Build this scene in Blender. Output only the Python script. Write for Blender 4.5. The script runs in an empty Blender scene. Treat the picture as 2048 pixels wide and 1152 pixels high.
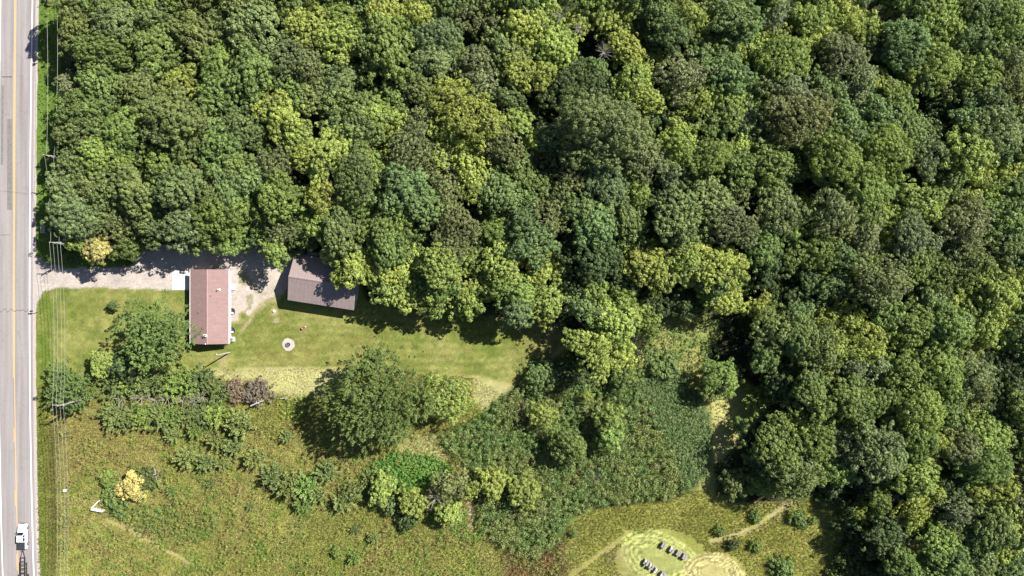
import bpy, math, random
import numpy as np
from mathutils import Vector, Matrix

# ------------------------------------------------------------------ camera, sky, sun, exposure
S = 0.115          # metres per photograph pixel on the ground
H = 159.0          # flying height of the camera
W, HT = 2048, 1152
scene = bpy.context.scene
COL = scene.collection

cam_data = bpy.data.cameras.new("camera")
cam = bpy.data.objects.new("camera", cam_data)
COL.objects.link(cam)
cam.location = (0, 0, H)
cam.rotation_euler = (0, 0, 0)
cam_data.sensor_width = 36.0
cam_data.lens = 36.0 * H / (W * S)
cam_data.clip_start = 1.0
cam_data.clip_end = 3000.0
scene.camera = cam

SUN_EL = math.radians(43.0)
SUN_DIR = Vector((0.854, 0.520, 0)).normalized()
world = bpy.data.worlds.new("World")
scene.world = world
world.use_nodes = True
wn = world.node_tree.nodes
bg = wn.get("Background") or wn.new("ShaderNodeBackground")
sky = wn.new("ShaderNodeTexSky")
sky.sky_type = 'NISHITA'
sky.sun_disc = False
sky.sun_elevation = SUN_EL
sky.sun_rotation = math.atan2(SUN_DIR.x, SUN_DIR.y)
sky.altitude = 300
sky.air_density = 0.85
world.node_tree.links.new(sky.outputs[0], bg.inputs[0])
bg.inputs[1].default_value = 0.05

sun_data = bpy.data.lights.new("sun", 'SUN')
sun_data.energy = 5.0
sun_data.angle = math.radians(0.5)
sun_data.color = (1.0, 0.955, 0.88)
sun = bpy.data.objects.new("sun", sun_data)
COL.objects.link(sun)
sd = Vector((SUN_DIR.x * math.cos(SUN_EL), SUN_DIR.y * math.cos(SUN_EL), math.sin(SUN_EL)))
sun.rotation_euler = (-sd).to_track_quat('-Z', 'Y').to_euler()
sun.location = (60, 40, 120)

scene.view_settings.view_transform = 'Standard'
scene.view_settings.look = 'None'
scene.view_settings.gamma = 1.0
scene.view_settings.use_curve_mapping = False
scene.view_settings.exposure = 1.3
scene.render.engine = 'CYCLES'
scene.cycles.max_bounces = 6
scene.cycles.diffuse_bounces = 3
scene.cycles.transmission_bounces = 3

rng = np.random.default_rng(7)
random.seed(7)

# ------------------------------------------------------------------ helpers
def at(px, py, h=0.0):
    k = 1.0 - h / H
    return Vector(((px - W / 2) * S * k, -(py - HT / 2) * S * k, h))

def srgb(r, g, b):
    def f(c):
        c /= 255.0
        return c / 12.92 if c <= 0.04045 else ((c + 0.055) / 1.055) ** 2.4
    return (f(r), f(g), f(b))

def empty(name, label, cat, loc=(0, 0, 0), rz=0.0, group=None):
    o = bpy.data.objects.new(name, None)
    COL.objects.link(o)
    o.location = loc
    o.rotation_euler = (0, 0, rz)
    o["label"] = label
    o["category"] = cat
    if group:
        o["group"] = group
    return o

def tag(o, label=None, cat=None, group=None, kind=None):
    if label: o["label"] = label
    if cat: o["category"] = cat
    if group: o["group"] = group
    if kind: o["kind"] = kind
    return o

def link(name, mesh, parent=None):
    o = bpy.data.objects.new(name, mesh)
    COL.objects.link(o)
    if parent is not None:
        o.parent = parent
    return o

class MB:
    """collects polygons for one mesh object"""
    def __init__(self):
        self.v, self.f = [], []
    def add(self, vs, fs):
        n = len(self.v)
        self.v += [tuple(p) for p in vs]
        self.f += [tuple(i + n for i in f) for f in fs]
        return self
    def box(self, c, d, rz=0.0, taper=1.0):
        x, y, z = d[0] / 2, d[1] / 2, d[2] / 2
        vs = []
        for sz in (-1, 1):
            t = taper if sz > 0 else 1.0
            for sx, sy in ((-1, -1), (1, -1), (1, 1), (-1, 1)):
                p = Vector((sx * x * t, sy * y * t, sz * z))
                p = Matrix.Rotation(rz, 3, 'Z') @ p
                vs.append((p.x + c[0], p.y + c[1], p.z + c[2]))
        return self.add(vs, [(3, 2, 1, 0), (4, 5, 6, 7), (0, 1, 5, 4), (1, 2, 6, 5), (2, 3, 7, 6), (3, 0, 4, 7)])
    def tube(self, pts, rad, n=8, cap=True):
        pts = [Vector(p) for p in pts]
        if not hasattr(rad, '__len__'):
            rad = [rad] * len(pts)
        vs, fs = [], []
        for i, p in enumerate(pts):
            a = pts[max(i - 1, 0)]
            b = pts[min(i + 1, len(pts) - 1)]
            d = (b - a)
            d = d.normalized() if d.length > 1e-6 else Vector((0, 0, 1))
            up = Vector((0, 0, 1)) if abs(d.z) < 0.9 else Vector((1, 0, 0))
            u = d.cross(up).normalized()
            w = d.cross(u)
            for k in range(n):
                t = 2 * math.pi * k / n
                vs.append(p + (u * math.cos(t) + w * math.sin(t)) * rad[i])
        for i in range(len(pts) - 1):
            for k in range(n):
                a0, a1 = i * n + k, i * n + (k + 1) % n
                fs.append((a0, a1, a1 + n, a0 + n))
        if cap:
            fs.append(tuple(range(n - 1, -1, -1)))
            fs.append(tuple(range((len(pts) - 1) * n, len(pts) * n)))
        return self.add(vs, fs)
    def lathe(self, prof, c=(0, 0, 0), n=20):
        vs, fs = [], []
        for r, z in prof:
            for k in range(n):
                t = 2 * math.pi * k / n
                vs.append((c[0] + r * math.cos(t), c[1] + r * math.sin(t), c[2] + z))
        for i in range(len(prof) - 1):
            for k in range(n):
                a0, a1 = i * n + k, i * n + (k + 1) % n
                fs.append((a0, a1, a1 + n, a0 + n))
        return self.add(vs, fs)
    def loft(self, rings, cap=True):
        n = len(rings[0])
        vs = [p for r in rings for p in r]
        fs = []
        for i in range(len(rings) - 1):
            for k in range(n):
                a0, a1 = i * n + k, i * n + (k + 1) % n
                fs.append((a0, a1, a1 + n, a0 + n))
        if cap:
            fs.append(tuple(range(n - 1, -1, -1)))
            fs.append(tuple(range((len(rings) - 1) * n, len(rings) * n)))
        return self.add(vs, fs)
    def build(self, name, mat, parent=None, bevel=0.0, smooth=False):
        me = bpy.data.meshes.new(name)
        me.from_pydata(self.v, [], self.f)
        me.validate()
        if mat: me.materials.append(mat)
        if smooth:
            me.polygons.foreach_set("use_smooth", [True] * len(me.polygons))
        o = link(name, me, parent)
        if bevel > 0:
            m = o.modifiers.new("bevel", 'BEVEL')
            m.width = bevel
            m.segments = 2
            m.limit_method = 'ANGLE'
        return o

def np_mesh(name, V, F, mats=(), col=None, tint=None):
    """V (n,3), F (m,k) fast mesh; col (n,3) point colour, tint (n,) point float"""
    me = bpy.data.meshes.new(name)
    V = np.asarray(V, np.float32); F = np.asarray(F, np.int32)
    m, k = F.shape
    me.vertices.add(len(V)); me.vertices.foreach_set("co", V.ravel())
    me.loops.add(m * k); me.loops.foreach_set("vertex_index", F.ravel())
    me.polygons.add(m)
    me.polygons.foreach_set("loop_start", np.arange(0, m * k, k, dtype=np.int32))
    me.polygons.foreach_set("loop_total", np.full(m, k, np.int32))
    if col is not None:
        a = me.attributes.new("Col", 'FLOAT_COLOR', 'POINT')
        c4 = np.ones((len(V), 4), np.float32); c4[:, :3] = col
        a.data.foreach_set("color", c4.ravel())
    if tint is not None:
        a = me.attributes.new("tint", 'FLOAT', 'POINT')
        a.data.foreach_set("value", np.asarray(tint, np.float32))
    for mt in mats: me.materials.append(mt)
    me.update(calc_edges=True)
    return me

# value noise in numpy
_perm = np.random.default_rng(3).random((256, 256)).astype(np.float32)
def vnoise(x, y):
    xi = np.floor(x).astype(int); yi = np.floor(y).astype(int)
    fx = x - xi; fy = y - yi
    fx = fx * fx * (3 - 2 * fx); fy = fy * fy * (3 - 2 * fy)
    a = _perm[xi % 256, yi % 256]; b = _perm[(xi + 1) % 256, yi % 256]
    c = _perm[xi % 256, (yi + 1) % 256]; d = _perm[(xi + 1) % 256, (yi + 1) % 256]
    return (a * (1 - fx) + b * fx) * (1 - fy) + (c * (1 - fx) + d * fx) * fy
def fbm(x, y, s, o=4):
    r = 0; w = 0.5; t = 0
    for i in range(o):
        r = r + w * vnoise(x / s + 17.3 * i, y / s + 9.1 * i); t += w; w *= 0.55; s *= 0.5
    return r / t

def sdist(px, py, poly):
    """signed distance in px, positive inside"""
    P = np.asarray(poly, float)
    inside = np.zeros(px.shape, bool); dm = np.full(px.shape, 1e9)
    n = len(P)
    for i in range(n):
        x0, y0 = P[i]; x1, y1 = P[(i + 1) % n]
        dx, dy = x1 - x0, y1 - y0
        t = np.clip(((px - x0) * dx + (py - y0) * dy) / max(dx * dx + dy * dy, 1e-9), 0, 1)
        dm = np.minimum(dm, np.hypot(px - x0 - t * dx, py - y0 - t * dy))
        if y0 != y1:
            c = ((y0 > py) != (y1 > py)) & (px < (x1 - x0) * (py - y0) / (y1 - y0) + x0)
            inside ^= c
    return np.where(inside, dm, -dm)
def ldist(px, py, line):
    P = np.asarray(line, float); dm = np.full(px.shape, 1e9)
    for i in range(len(P) - 1):
        x0, y0 = P[i]; x1, y1 = P[i + 1]
        dx, dy = x1 - x0, y1 - y0
        t = np.clip(((px - x0) * dx + (py - y0) * dy) / max(dx * dx + dy * dy, 1e-9), 0, 1)
        dm = np.minimum(dm, np.hypot(px - x0 - t * dx, py - y0 - t * dy))
    return dm
def sstep(a, b, x):
    t = np.clip((x - a) / (b - a), 0, 1)
    return t * t * (3 - 2 * t)

# ------------------------------------------------------------------ materials
def nodes_of(m):
    m.use_nodes = True
    nt = m.node_tree
    return nt, nt.nodes, nt.links, nt.nodes["Principled BSDF"]

def plain(name, c, rough=0.7, metal=0.0, var=0.12, scale=3.0, bump=0.0):
    m = bpy.data.materials.new(name)
    c = tuple(v * .78 if max(c) > .1 else v for v in c)
    nt, N, L, b = nodes_of(m)
    tc = N.new("ShaderNodeTexCoord")
    nz = N.new("ShaderNodeTexNoise"); nz.inputs["Scale"].default_value = scale; nz.inputs["Detail"].default_value = 6
    L.new(tc.outputs["Object"], nz.inputs["Vector"])
    rp = N.new("ShaderNodeMapRange")
    rp.inputs[1].default_value = 0.3; rp.inputs[2].default_value = 0.7
    rp.inputs[3].default_value = 1 - var; rp.inputs[4].default_value = 1 + var
    L.new(nz.outputs["Fac"], rp.inputs[0])
    mx = N.new("ShaderNodeVectorMath"); mx.operation = 'SCALE'
    mx.inputs[0].default_value = c
    L.new(rp.outputs[0], mx.inputs["Scale"])
    L.new(mx.outputs[0], b.inputs["Base Color"])
    b.inputs["Roughness"].default_value = rough
    b.inputs["Metallic"].default_value = metal
    if bump > 0:
        bp = N.new("ShaderNodeBump"); bp.inputs["Strength"].default_value = bump; bp.inputs["Distance"].default_value = 0.05
        L.new(nz.outputs["Fac"], bp.inputs["Height"]); L.new(bp.outputs[0], b.inputs["Normal"])
    return m

def leaf_material(name, from_object, transl=0.32):
    m = bpy.data.materials.new(name)
    nt, N, L, b = nodes_of(m)
    if from_object:
        oi = N.new("ShaderNodeObjectInfo"); base = oi.outputs["Color"]
        at_ = N.new("ShaderNodeAttribute"); at_.attribute_name = "tint"
        mr = N.new("ShaderNodeMapRange"); mr.inputs[3].default_value = 0.66; mr.inputs[4].default_value = 1.42
        L.new(at_.outputs["Fac"], mr.inputs[0])
        sc = N.new("ShaderNodeVectorMath"); sc.operation = 'SCALE'
        L.new(base, sc.inputs[0]); L.new(mr.outputs[0], sc.inputs["Scale"])
        warm = N.new("ShaderNodeVectorMath"); warm.operation = 'MULTIPLY'
        warm.inputs[1].default_value = (1.07, 1.03, 0.88)
        L.new(sc.outputs[0], warm.inputs[0])
        mixc = N.new("ShaderNodeMix"); mixc.data_type = 'RGBA'
        L.new(at_.outputs["Fac"], mixc.inputs["Factor"])
        L.new(sc.outputs[0], mixc.inputs["A"]); L.new(warm.outputs[0], mixc.inputs["B"])
        colour = mixc.outputs["Result"]
    else:
        at_ = N.new("ShaderNodeAttribute"); at_.attribute_name = "Col"
        colour = at_.outputs["Color"]
    L.new(colour, b.inputs["Base Color"])
    b.inputs["Roughness"].default_value = 0.55
    b.inputs["Specular IOR Level"].default_value = 0.3
    tr = N.new("ShaderNodeBsdfTranslucent")
    tm = N.new("ShaderNodeVectorMath"); tm.operation = 'MULTIPLY'; tm.inputs[1].default_value = (1.1, 1.16, 0.72)
    L.new(colour, tm.inputs[0]); L.new(tm.outputs[0], tr.inputs["Color"])
    mix = N.new("ShaderNodeMixShader"); mix.inputs[0].default_value = transl
    L.new(b.outputs[0], mix.inputs[1]); L.new(tr.outputs[0], mix.inputs[2])
    L.new(mix.outputs[0], N["Material Output"].inputs["Surface"])
    return m

def ground_material():
    m = bpy.data.materials.new("ground_cover")
    nt, N, L, b = nodes_of(m)
    a = N.new("ShaderNodeAttribute"); a.attribute_name = "Col"
    tc = N.new("ShaderNodeTexCoord")
    n1 = N.new("ShaderNodeTexNoise"); n1.inputs["Scale"].default_value = 1.7; n1.inputs["Detail"].default_value = 8; n1.inputs["Roughness"].default_value = 0.75
    L.new(tc.outputs["Object"], n1.inputs["Vector"])
    n2 = N.new("ShaderNodeTexNoise"); n2.inputs["Scale"].default_value = 5.5; n2.inputs["Detail"].default_value = 4
    L.new(tc.outputs["Object"], n2.inputs["Vector"])
    ad = N.new("ShaderNodeMath"); ad.operation = 'ADD'
    L.new(n1.outputs["Fac"], ad.inputs[0]); L.new(n2.outputs["Fac"], ad.inputs[1])
    mr = N.new("ShaderNodeMapRange"); mr.inputs[1].default_value = 0.65; mr.inputs[2].default_value = 1.35
    mr.inputs[3].default_value = 0.55; mr.inputs[4].default_value = 1.45
    L.new(ad.outputs[0], mr.inputs[0])
    sc = N.new("ShaderNodeVectorMath"); sc.operation = 'SCALE'
    L.new(a.outputs["Color"], sc.inputs[0]); L.new(mr.outputs[0], sc.inputs["Scale"])
    L.new(sc.outputs[0], b.inputs["Base Color"])
    b.inputs["Roughness"].default_value = 0.95
    b.inputs["Specular IOR Level"].default_value = 0.1
    bp = N.new("ShaderNodeBump"); bp.inputs["Strength"].default_value = 0.5; bp.inputs["Distance"].default_value = 0.12
    L.new(ad.outputs[0], bp.inputs["Height"]); L.new(bp.outputs[0], b.inputs["Normal"])
    return m

M_LEAF = leaf_material("tree_foliage", True)
M_STUFF = leaf_material("low_foliage", False, 0.2)
M_GROUND = ground_material()
M_BARK = plain("bark", (0.12, 0.10, 0.08), 0.9, 0, 0.3, 6, 0.4)
M_DEADWOOD = plain("dead_wood", (0.30, 0.265, 0.235), 0.85, 0, 0.25, 5, 0.3)
M_PALEWOOD = plain("bleached_wood", (0.5, 0.46, 0.4), 0.85, 0, 0.2, 5)
M_POLE = plain("weathered_pole", (0.33, 0.29, 0.25), 0.85, 0, 0.2, 4)
M_WIRE = plain("wire", (0.4, 0.39, 0.36), 0.5, 0.3, 0.05)
M_WHITE = plain("white_paint", (0.78, 0.78, 0.76), 0.5, 0, 0.05)
M_CONC = plain("concrete", (0.52, 0.5, 0.47), 0.85, 0, 0.08, 2)
M_DARK = plain("dark_opening", (0.02, 0.02, 0.022), 0.6, 0, 0.1)
M_STEEL = plain("galvanised_steel", (0.42, 0.43, 0.44), 0.45, 0.6, 0.12)
# ------------------------------------------------------------------ ground zones (photograph pixels on the ground)
FOREST = [(-80, -80), (2150, -80), (2150, 1230), (1690, 1230), (1672, 1130), (1690, 1060), (1690, 985), (1640, 985), (1560, 1010),
          (1480, 1010), (1430, 990), (1425, 930), (1480, 880), (1535, 815), (1520, 790), (1490, 760), (1440, 760),
          (1400, 740), (1420, 690), (1440, 645), (1370, 625), (1290, 640), (1310, 700), (1230, 760), (1150, 730), (1120, 650), (1040, 640),
          (940, 632), (820, 620), (735, 606), (720, 560), (600, 500), (270, 500), (262, 534), (140, 535), (100, 528), (112, 440), (120, 330), (108, 150), (112, -80)]
LAWN = [(74, 640), (76, 606), (90, 584), (110, 575), (380, 580), (380, 640), (460, 640), (470, 630), (520, 604), (560, 592), (575, 615), (640, 640), (735, 606),
        (820, 620), (940, 632), (1040, 640), (1120, 650), (1128, 690), (1072, 738), (1030, 768), (955, 752), (870, 748), (690, 734), (560, 734), (350, 738),
        (290, 748), (180, 765), (110, 765), (76, 770)]
DRIVE = [(58, 497), (76, 514), (100, 529), (135, 537), (265, 535), (283, 505), (330, 488), (560, 488), (612, 498), (592, 540), (566, 588),
         (520, 604), (498, 632), (484, 622), (472, 640), (461, 640), (461, 545), (380, 540), (380, 580), (110, 574), (90, 583), (76, 604), (66, 650), (58, 650)]
FIELD_GREEN = [(720, 945), (782, 903), (870, 913), (905, 940), (860, 980), (800, 985), (740, 990)]
STRAW1 = [(350, 742), (560, 732), (690, 735), (700, 760), (650, 800), (560, 790), (470, 765), (380, 752)]
STRAW2 = [(945, 752), (1030, 768), (1072, 738), (1090, 690), (1140, 680), (1085, 745), (1010, 800), (975, 830), (945, 800)]
STRAW3 = [(800, 870), (890, 868), (900, 915), (860, 925), (790, 905)]
NE_GRASS = [(1400, 785), (1440, 760), (1530, 790), (1545, 815), (1480, 880), (1425, 960), (1415, 985), (1398, 960), (1420, 900)]
WEEDY = [(1290, 640), (1370, 625), (1440, 650), (1425, 700), (1400, 745), (1300, 760), (1250, 740), (1300, 690)]
THICKET = [(960, 835), (1010, 790), (1060, 748), (1140, 720), (1210, 752), (1290, 755), (1352, 740), (1402, 790), (1420, 835), (1420, 930),
           (1390, 975), (1330, 1000), (1250, 1005), (1190, 1012), (1140, 1040), (1120, 1085), (1070, 1118), (1000, 1090), (952, 1045), (960, 990), (930, 930), (890, 890), (880, 868)]
SMOOTH = [(1260, 765), (1352, 745), (1400, 790), (1418, 835), (1418, 930), (1385, 970), (1350, 950), (1340, 890), (1300, 820)]

CELL = 3.4
gx = np.arange(-80, 2130, CELL); gy = np.arange(-80, 1235, CELL)
PX, PY = np.meshgrid(gx, gy)
nz1 = fbm(PX, PY, 60) - 0.5
nz2 = fbm(PX + 400, PY + 90, 18) - 0.5
nz3 = fbm(PX + 900, PY + 700, 150) - 0.5
jit = nz2 * 14 + nz1 * 8

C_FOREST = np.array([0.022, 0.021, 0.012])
def colr(*c): return np.array(c, float)
def field_colour(px, py):
    """albedo of grass, dirt and trails at photograph pixel positions"""
    n60 = fbm(px, py, 70); n20 = fbm(px + 333, py + 77, 22); n150 = fbm(px + 51, py + 810, 160); n9 = fbm(px * 0.5 + 50, py + 70, 9, 2)
    tan = colr(.225, .225, .088); olive = colr(.185, .2, .065); green = colr(.13, .19, .045); straw = colr(.33, .335, .18); yel = colr(.27, .285, .095)
    rust = colr(.19, .155, .075)
    def mix(a, b, t): return a * (1 - t[..., None]) + b * t[..., None]
    c = mix(np.broadcast_to(olive, px.shape + (3,)), np.broadcast_to(tan, px.shape + (3,)), sstep(.35, .65, n60))
    c = mix(c, green, sstep(.55, .72, n20) * .75)
    c = mix(c, yel, sstep(.56, .7, n150) * .5)
    c = mix(c, rust, sstep(.6, .75, fbm(px + 700, py + 222, 45)) * .35)
    # left field is browner near the road poles
    t = sstep(330, 200, px) * sstep(800, 850, py) * sstep(990, 930, py)
    c = mix(c, colr(.215, .2, .082), t * .8)
    # green strip along the road
    t = sstep(104, 86, px + (n20 - .5) * 14)
    c = mix(c, colr(.12, .15, .035), t * .9)
    t = np.exp(-((px - 106) / 11.) ** 2) * sstep(820, 880, py)
    c = mix(c, colr(.085, .095, .03), t * .7)
    # straw patches
    for poly, col_, w in ((STRAW1, straw * 1.05, .9), (STRAW2, straw, .85), (STRAW3, straw, .7), (NE_GRASS, colr(.33, .33, .15), .95), (WEEDY, colr(.24, .26, .1), .8)):
        t = sstep(-7, 9, sdist(px, py, poly) + (n20 - .5) * 22)
        c = mix(c, col_, t * w)
    t = sstep(-5, 9, sdist(px, py, FIELD_GREEN) + (n20 - .5) * 14)
    c = mix(c, colr(.05, .12, .018), t)
    # lower right field
    t = sstep(1120, 1190, px) * sstep(965, 1000, py)
    c = mix(c, mix(np.broadcast_to(colr(.205, .218, .066), px.shape + (3,)), np.broadcast_to(colr(.25, .262, .085), px.shape + (3,)), sstep(.4, .6, n60)), t * .85)
    # worn trails
    for line, w, col_, amt in (([(215, 1040), (262, 1062), (330, 1100), (385, 1128)], 3.6, colr(.3, .27, .16), .9),
                               ([(1130, 1160), (1200, 1108), (1262, 1062)], 7, colr(.22, .21, .09), .7),
                               ([(1420, 1080), (1470, 1069), (1509, 1049), (1544, 1027), (1581, 1001)], 3.2, colr(.32, .3, .18), .8),
                               ([(1424, 1086), (1472, 1076), (1512, 1056), (1548, 1033), (1585, 1007)], 3.2, colr(.25, .235, .12), .85),
                               ([(1252, 1062), (1300, 1095), (1360, 1140), (1380, 1160)], 6, colr(.27, .26, .14), .7),
                               ([(1046, 765), (1075, 738), (1085, 720)], 5, colr(.34, .3, .2), .9),
                               ([(938, 1010), (944, 1035), (940, 1060)], 5, colr(.42, .36, .3), .9),
                               ([(470, 690), (500, 640), (520, 605)], 3, colr(.34, .29, .18), .6)):
        d = ldist(px + (n20 - .5) * 10, py + (n60 - .5) * 14, line) + (n9 - .5) * 9
        c = mix(c, col_, sstep(w, w * .4, d) * amt)
    # mown rings round the hives
    for cx, cy, rx, ry, rot, base in ((1322, 1120, 92, 52, .42, colr(.22, .25, .09)), (1430, 1150, 62, 44, .2, colr(.3, .28, .14))):
        u = (px - cx) * math.cos(rot) + (py - cy) * math.sin(rot); v = -(px - cx) * math.sin(rot) + (py - cy) * math.cos(rot)
        r = np.hypot(u / rx, v / ry) + (n20 - .5) * .22
        r2 = np.hypot((u + rx * .3) / rx, (v - ry * .2) / ry) + (n60 - .5) * .4
        brk = fbm(px + cx, py, 5, 2)
        t = sstep(1.03, .95, r)
        ring = np.clip(.45 + .4 * np.sin(r * 2 * math.pi * 6.5 + (n9 - .5) * 4) + .3 * np.sin(r2 * 2 * math.pi * 9) + (brk - .5) * 1.3, 0, 1)
        rc = mix(np.broadcast_to(base * .62, px.shape + (3,)), np.broadcast_to(base * 1.8 + .04, px.shape + (3,)), ring * sstep(.3, .55, r) + .4 * sstep(.55, .3, r))
        c = mix(c, rc, t * .92)
    t = sstep(1070, 1110, py) * np.exp(-((px - 1240) / 40.) ** 2)
    c = mix(c, colr(.27, .24, .15), t * .45 * sstep(.4, .6, n20))
    # sumac ground at the bottom
    t = sstep(-4, 14, sdist(px, py, [(1010, 1105), (1070, 1112), (1130, 1080), (1140, 1160), (1000, 1160)]) + (n20 - .5) * 20)
    c = mix(c, colr(.13, .085, .05), t * .7)
    t = sstep(-12, 4, sdist(px, py, THICKET))
    c = mix(c, colr(.05, .075, .022), t * .9)
    return c * np.array([.86, .82, .68]) * (0.82 + 0.36 * n9[..., None])

def lawn_colour(px, py):
    n60 = fbm(px + 15, py + 40, 60); n20 = fbm(px + 133, py + 7, 20); n7 = fbm(px + 2, py + 770, 7, 3)
    def mix(a, b, t): return a * (1 - t[..., None]) + b * t[..., None]
    c = mix(np.broadcast_to(colr(.14, .165, .045), px.shape + (3,)), np.broadcast_to(colr(.205, .21, .075), px.shape + (3,)), sstep(.35, .65, n60))
    # mowing stripes: turns in the front yard, long passes behind the house
    s1 = np.sin(py * .42 + 3 * n60 * 2 + np.sin(px * .012) * 3)
    s2 = np.sin(np.hypot((px - 210) * .8, py - 650) * .33)
    s = np.where(px < 370, s2 * .6 + s1 * .2, s1)
    c = c * (1 + .11 * s[..., None])
    c = mix(c, colr(.09, .13, .025), sstep(.55, .75, n20) * .6)
    c = mix(c, colr(.24, .21, .09), sstep(.62, .75, fbm(px + 60, py, 34)) * .5)
    t = sstep(160, 70, px) * sstep(.35, .6, n20)
    c = mix(c, colr(.085, .135, .022), t * .7)
    t = sstep(840, 700, px) * sstep(480, 520, px) * sstep(640, 700, py) * sstep(.4, .6, n20)
    c = mix(c, colr(.17, .16, .055), t * .6)
    t = sstep(1000, 1100, px); c = mix(c, colr(.2, .175, .08), t * .7)
    # dirt by the gravel and under the trees
    d = -sdist(px, py, DRIVE)
    t = sstep(16, 0, d + (n20 - .5) * 34) * sstep(450, 480, px)
    c = mix(c, colr(.34, .29, .2), t * .75)
    for cx, cy, r, cc in ((549, 622, 9, colr(.4, .36, .28)), (552, 640, 7, colr(.36, .32, .22)), (448, 722, 16, colr(.33, .28, .17)), (607, 655, 10, colr(.22, .19, .09)), (830, 694, 12, colr(.09, .1, .035))):
        t = sstep(r, r * .3, np.hypot(px - cx, py - cy) + (n7 - .5) * r * 1.6)
        c = mix(c, cc, t * .8)
    line = [(489, 690), (476, 672), (500, 640), (520, 605)]
    d = ldist(px, py, line) + (n7 - .5) * 9
    c = mix(c, colr(.36, .31, .2), sstep(4, 0, d) * .7)
    return c * np.array([.82, .82, .68]) * (0.7 + 0.6 * n7[..., None])

def gravel_colour(px, py):
    n40 = fbm(px + 5, py, 40); n8 = fbm(px, py + 30, 8, 3)
    def mix(a, b, t): return a * (1 - t[..., None]) + b * t[..., None]
    c = mix(np.broadcast_to(colr(.34, .3, .275), px.shape + (3,)), np.broadcast_to(colr(.42, .37, .335), px.shape + (3,)), sstep(.35, .65, n40))
    t = sstep(460, 480, px); c = mix(c, colr(.45, .385, .33), t * .7)
    t = sstep(.52, .62, fbm(px + 44, py + 12, 16)) * sstep(455, 470, px) * sstep(560, 480, px) * sstep(530, 545, py)
    c = mix(c, colr(.17, .18, .07), t * .8)
    t = sstep(505, 530, px) * sstep(555, 595, py) * sstep(.4, .6, n8); c = mix(c, colr(.2, .2, .08), t * .6)
    return c * .8 * (0.85 + 0.3 * n8[..., None])

col = field_colour(PX, PY)
dF = sdist(PX, PY, FOREST) + jit
dL = sdist(PX, PY, LAWN) + nz2 * 6
dD = sdist(PX, PY, DRIVE) + nz2 * 9
def blend(c, c2, t): return c * (1 - t[..., None]) + c2 * t[..., None]
verge = sstep(-3, 3, sdist(PX, PY, [(60, -90), (60, 520), (140, 540), (265, 536), (270, 505), (125, 505), (122, -90)]))
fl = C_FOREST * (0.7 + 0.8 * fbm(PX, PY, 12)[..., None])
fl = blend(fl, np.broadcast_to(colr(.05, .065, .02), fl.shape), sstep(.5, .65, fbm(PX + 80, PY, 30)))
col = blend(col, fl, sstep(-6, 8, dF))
col = blend(col, np.broadcast_to(colr(.08, .13, .022), col.shape) * (0.75 + 0.5 * fbm(PX + 40, PY, 9)[..., None]), verge * sstep(150, 112, PX + (np.clip(PY - 480, 0, 30) * -4)))
col = blend(col, lawn_colour(PX, PY), sstep(-1.5, 2.5, dL))
col = blend(col, gravel_colour(PX, PY), sstep(-2, 2, dD))
zz = (fbm(PX, PY, 14) - .5) * 0.12
zz = np.where(dD > -4, zz * .2, zz); zz = np.where(dL > -2, zz * .5, zz)

zone = np.zeros(PX.shape, int)                       # 0 meadow
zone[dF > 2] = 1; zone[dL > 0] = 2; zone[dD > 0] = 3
zone[(verge > .5) & (zone == 1) & (PX < 125)] = 4
ny, nx = PX.shape
Vg = np.stack([(PX - W / 2) * S, -(PY - HT / 2) * S, zz], -1).reshape(-1, 3)
idx = np.arange(ny * nx).reshape(ny, nx)
quads = np.stack([idx[1:, :-1], idx[1:, 1:], idx[:-1, 1:], idx[:-1, :-1]], -1).reshape(-1, 4)
zc = zone[:-1, :-1].reshape(-1)
Cg = col.reshape(-1, 3)
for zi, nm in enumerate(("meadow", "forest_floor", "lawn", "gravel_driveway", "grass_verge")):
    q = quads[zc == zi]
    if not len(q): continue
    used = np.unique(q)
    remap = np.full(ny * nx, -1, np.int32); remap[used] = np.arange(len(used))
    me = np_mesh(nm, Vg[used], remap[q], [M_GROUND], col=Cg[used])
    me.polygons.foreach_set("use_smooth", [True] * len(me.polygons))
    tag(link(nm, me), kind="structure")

# far ground beyond the frame, one large sheet just below
o = MB().add([(-900, -900, -.4), (900, -900, -.4), (900, 900, -.4), (-900, 900, -.4)], [(0, 1, 2, 3)]).build("ground", plain("far_ground", (.07, .08, .03), .95, 0, .4, .05))
tag(o, kind="structure")

# ------------------------------------------------------------------ road
def right_line(y):
    a = 620.0
    return 59.5 + (5.5 * ((y - a) / 600) ** 2 if y < a else 8.5 * ((y - a) / 532) ** 2)
def left_line(y): return right_line(y) - (62.0 if y > 600 else 62 + 1.5 * (600 - y) / 600)
def centre_line(y): return right_line(y) - (31.5 if y > 400 else 31.5 + 2.5 * (400 - y) / 400)
ys = np.arange(-90, 1250, 12.0)
def strip(name, fa, fb, z, mat, y0=-90, y1=1250, parent=None, nacross=1):
    yy = [y for y in ys if y0 < y < y1]; yy = [y0] + yy + [y1]
    b = MB(); vs = []
    for y in yy:
        p = at(fa(y), y); q = at(fb(y), y)
        for k in range(nacross + 1):
            t = k / nacross
            vs.append((p.x * (1 - t) + q.x * t, p.y, z))
    n = nacross + 1
    fs = [(i * n + k, (i + 1) * n + k, (i + 1) * n + k + 1, i * n + k + 1) for i in range(len(yy) - 1) for k in range(nacross)]
    b.add(vs, fs)
    return b.build(name, mat, parent)

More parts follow.
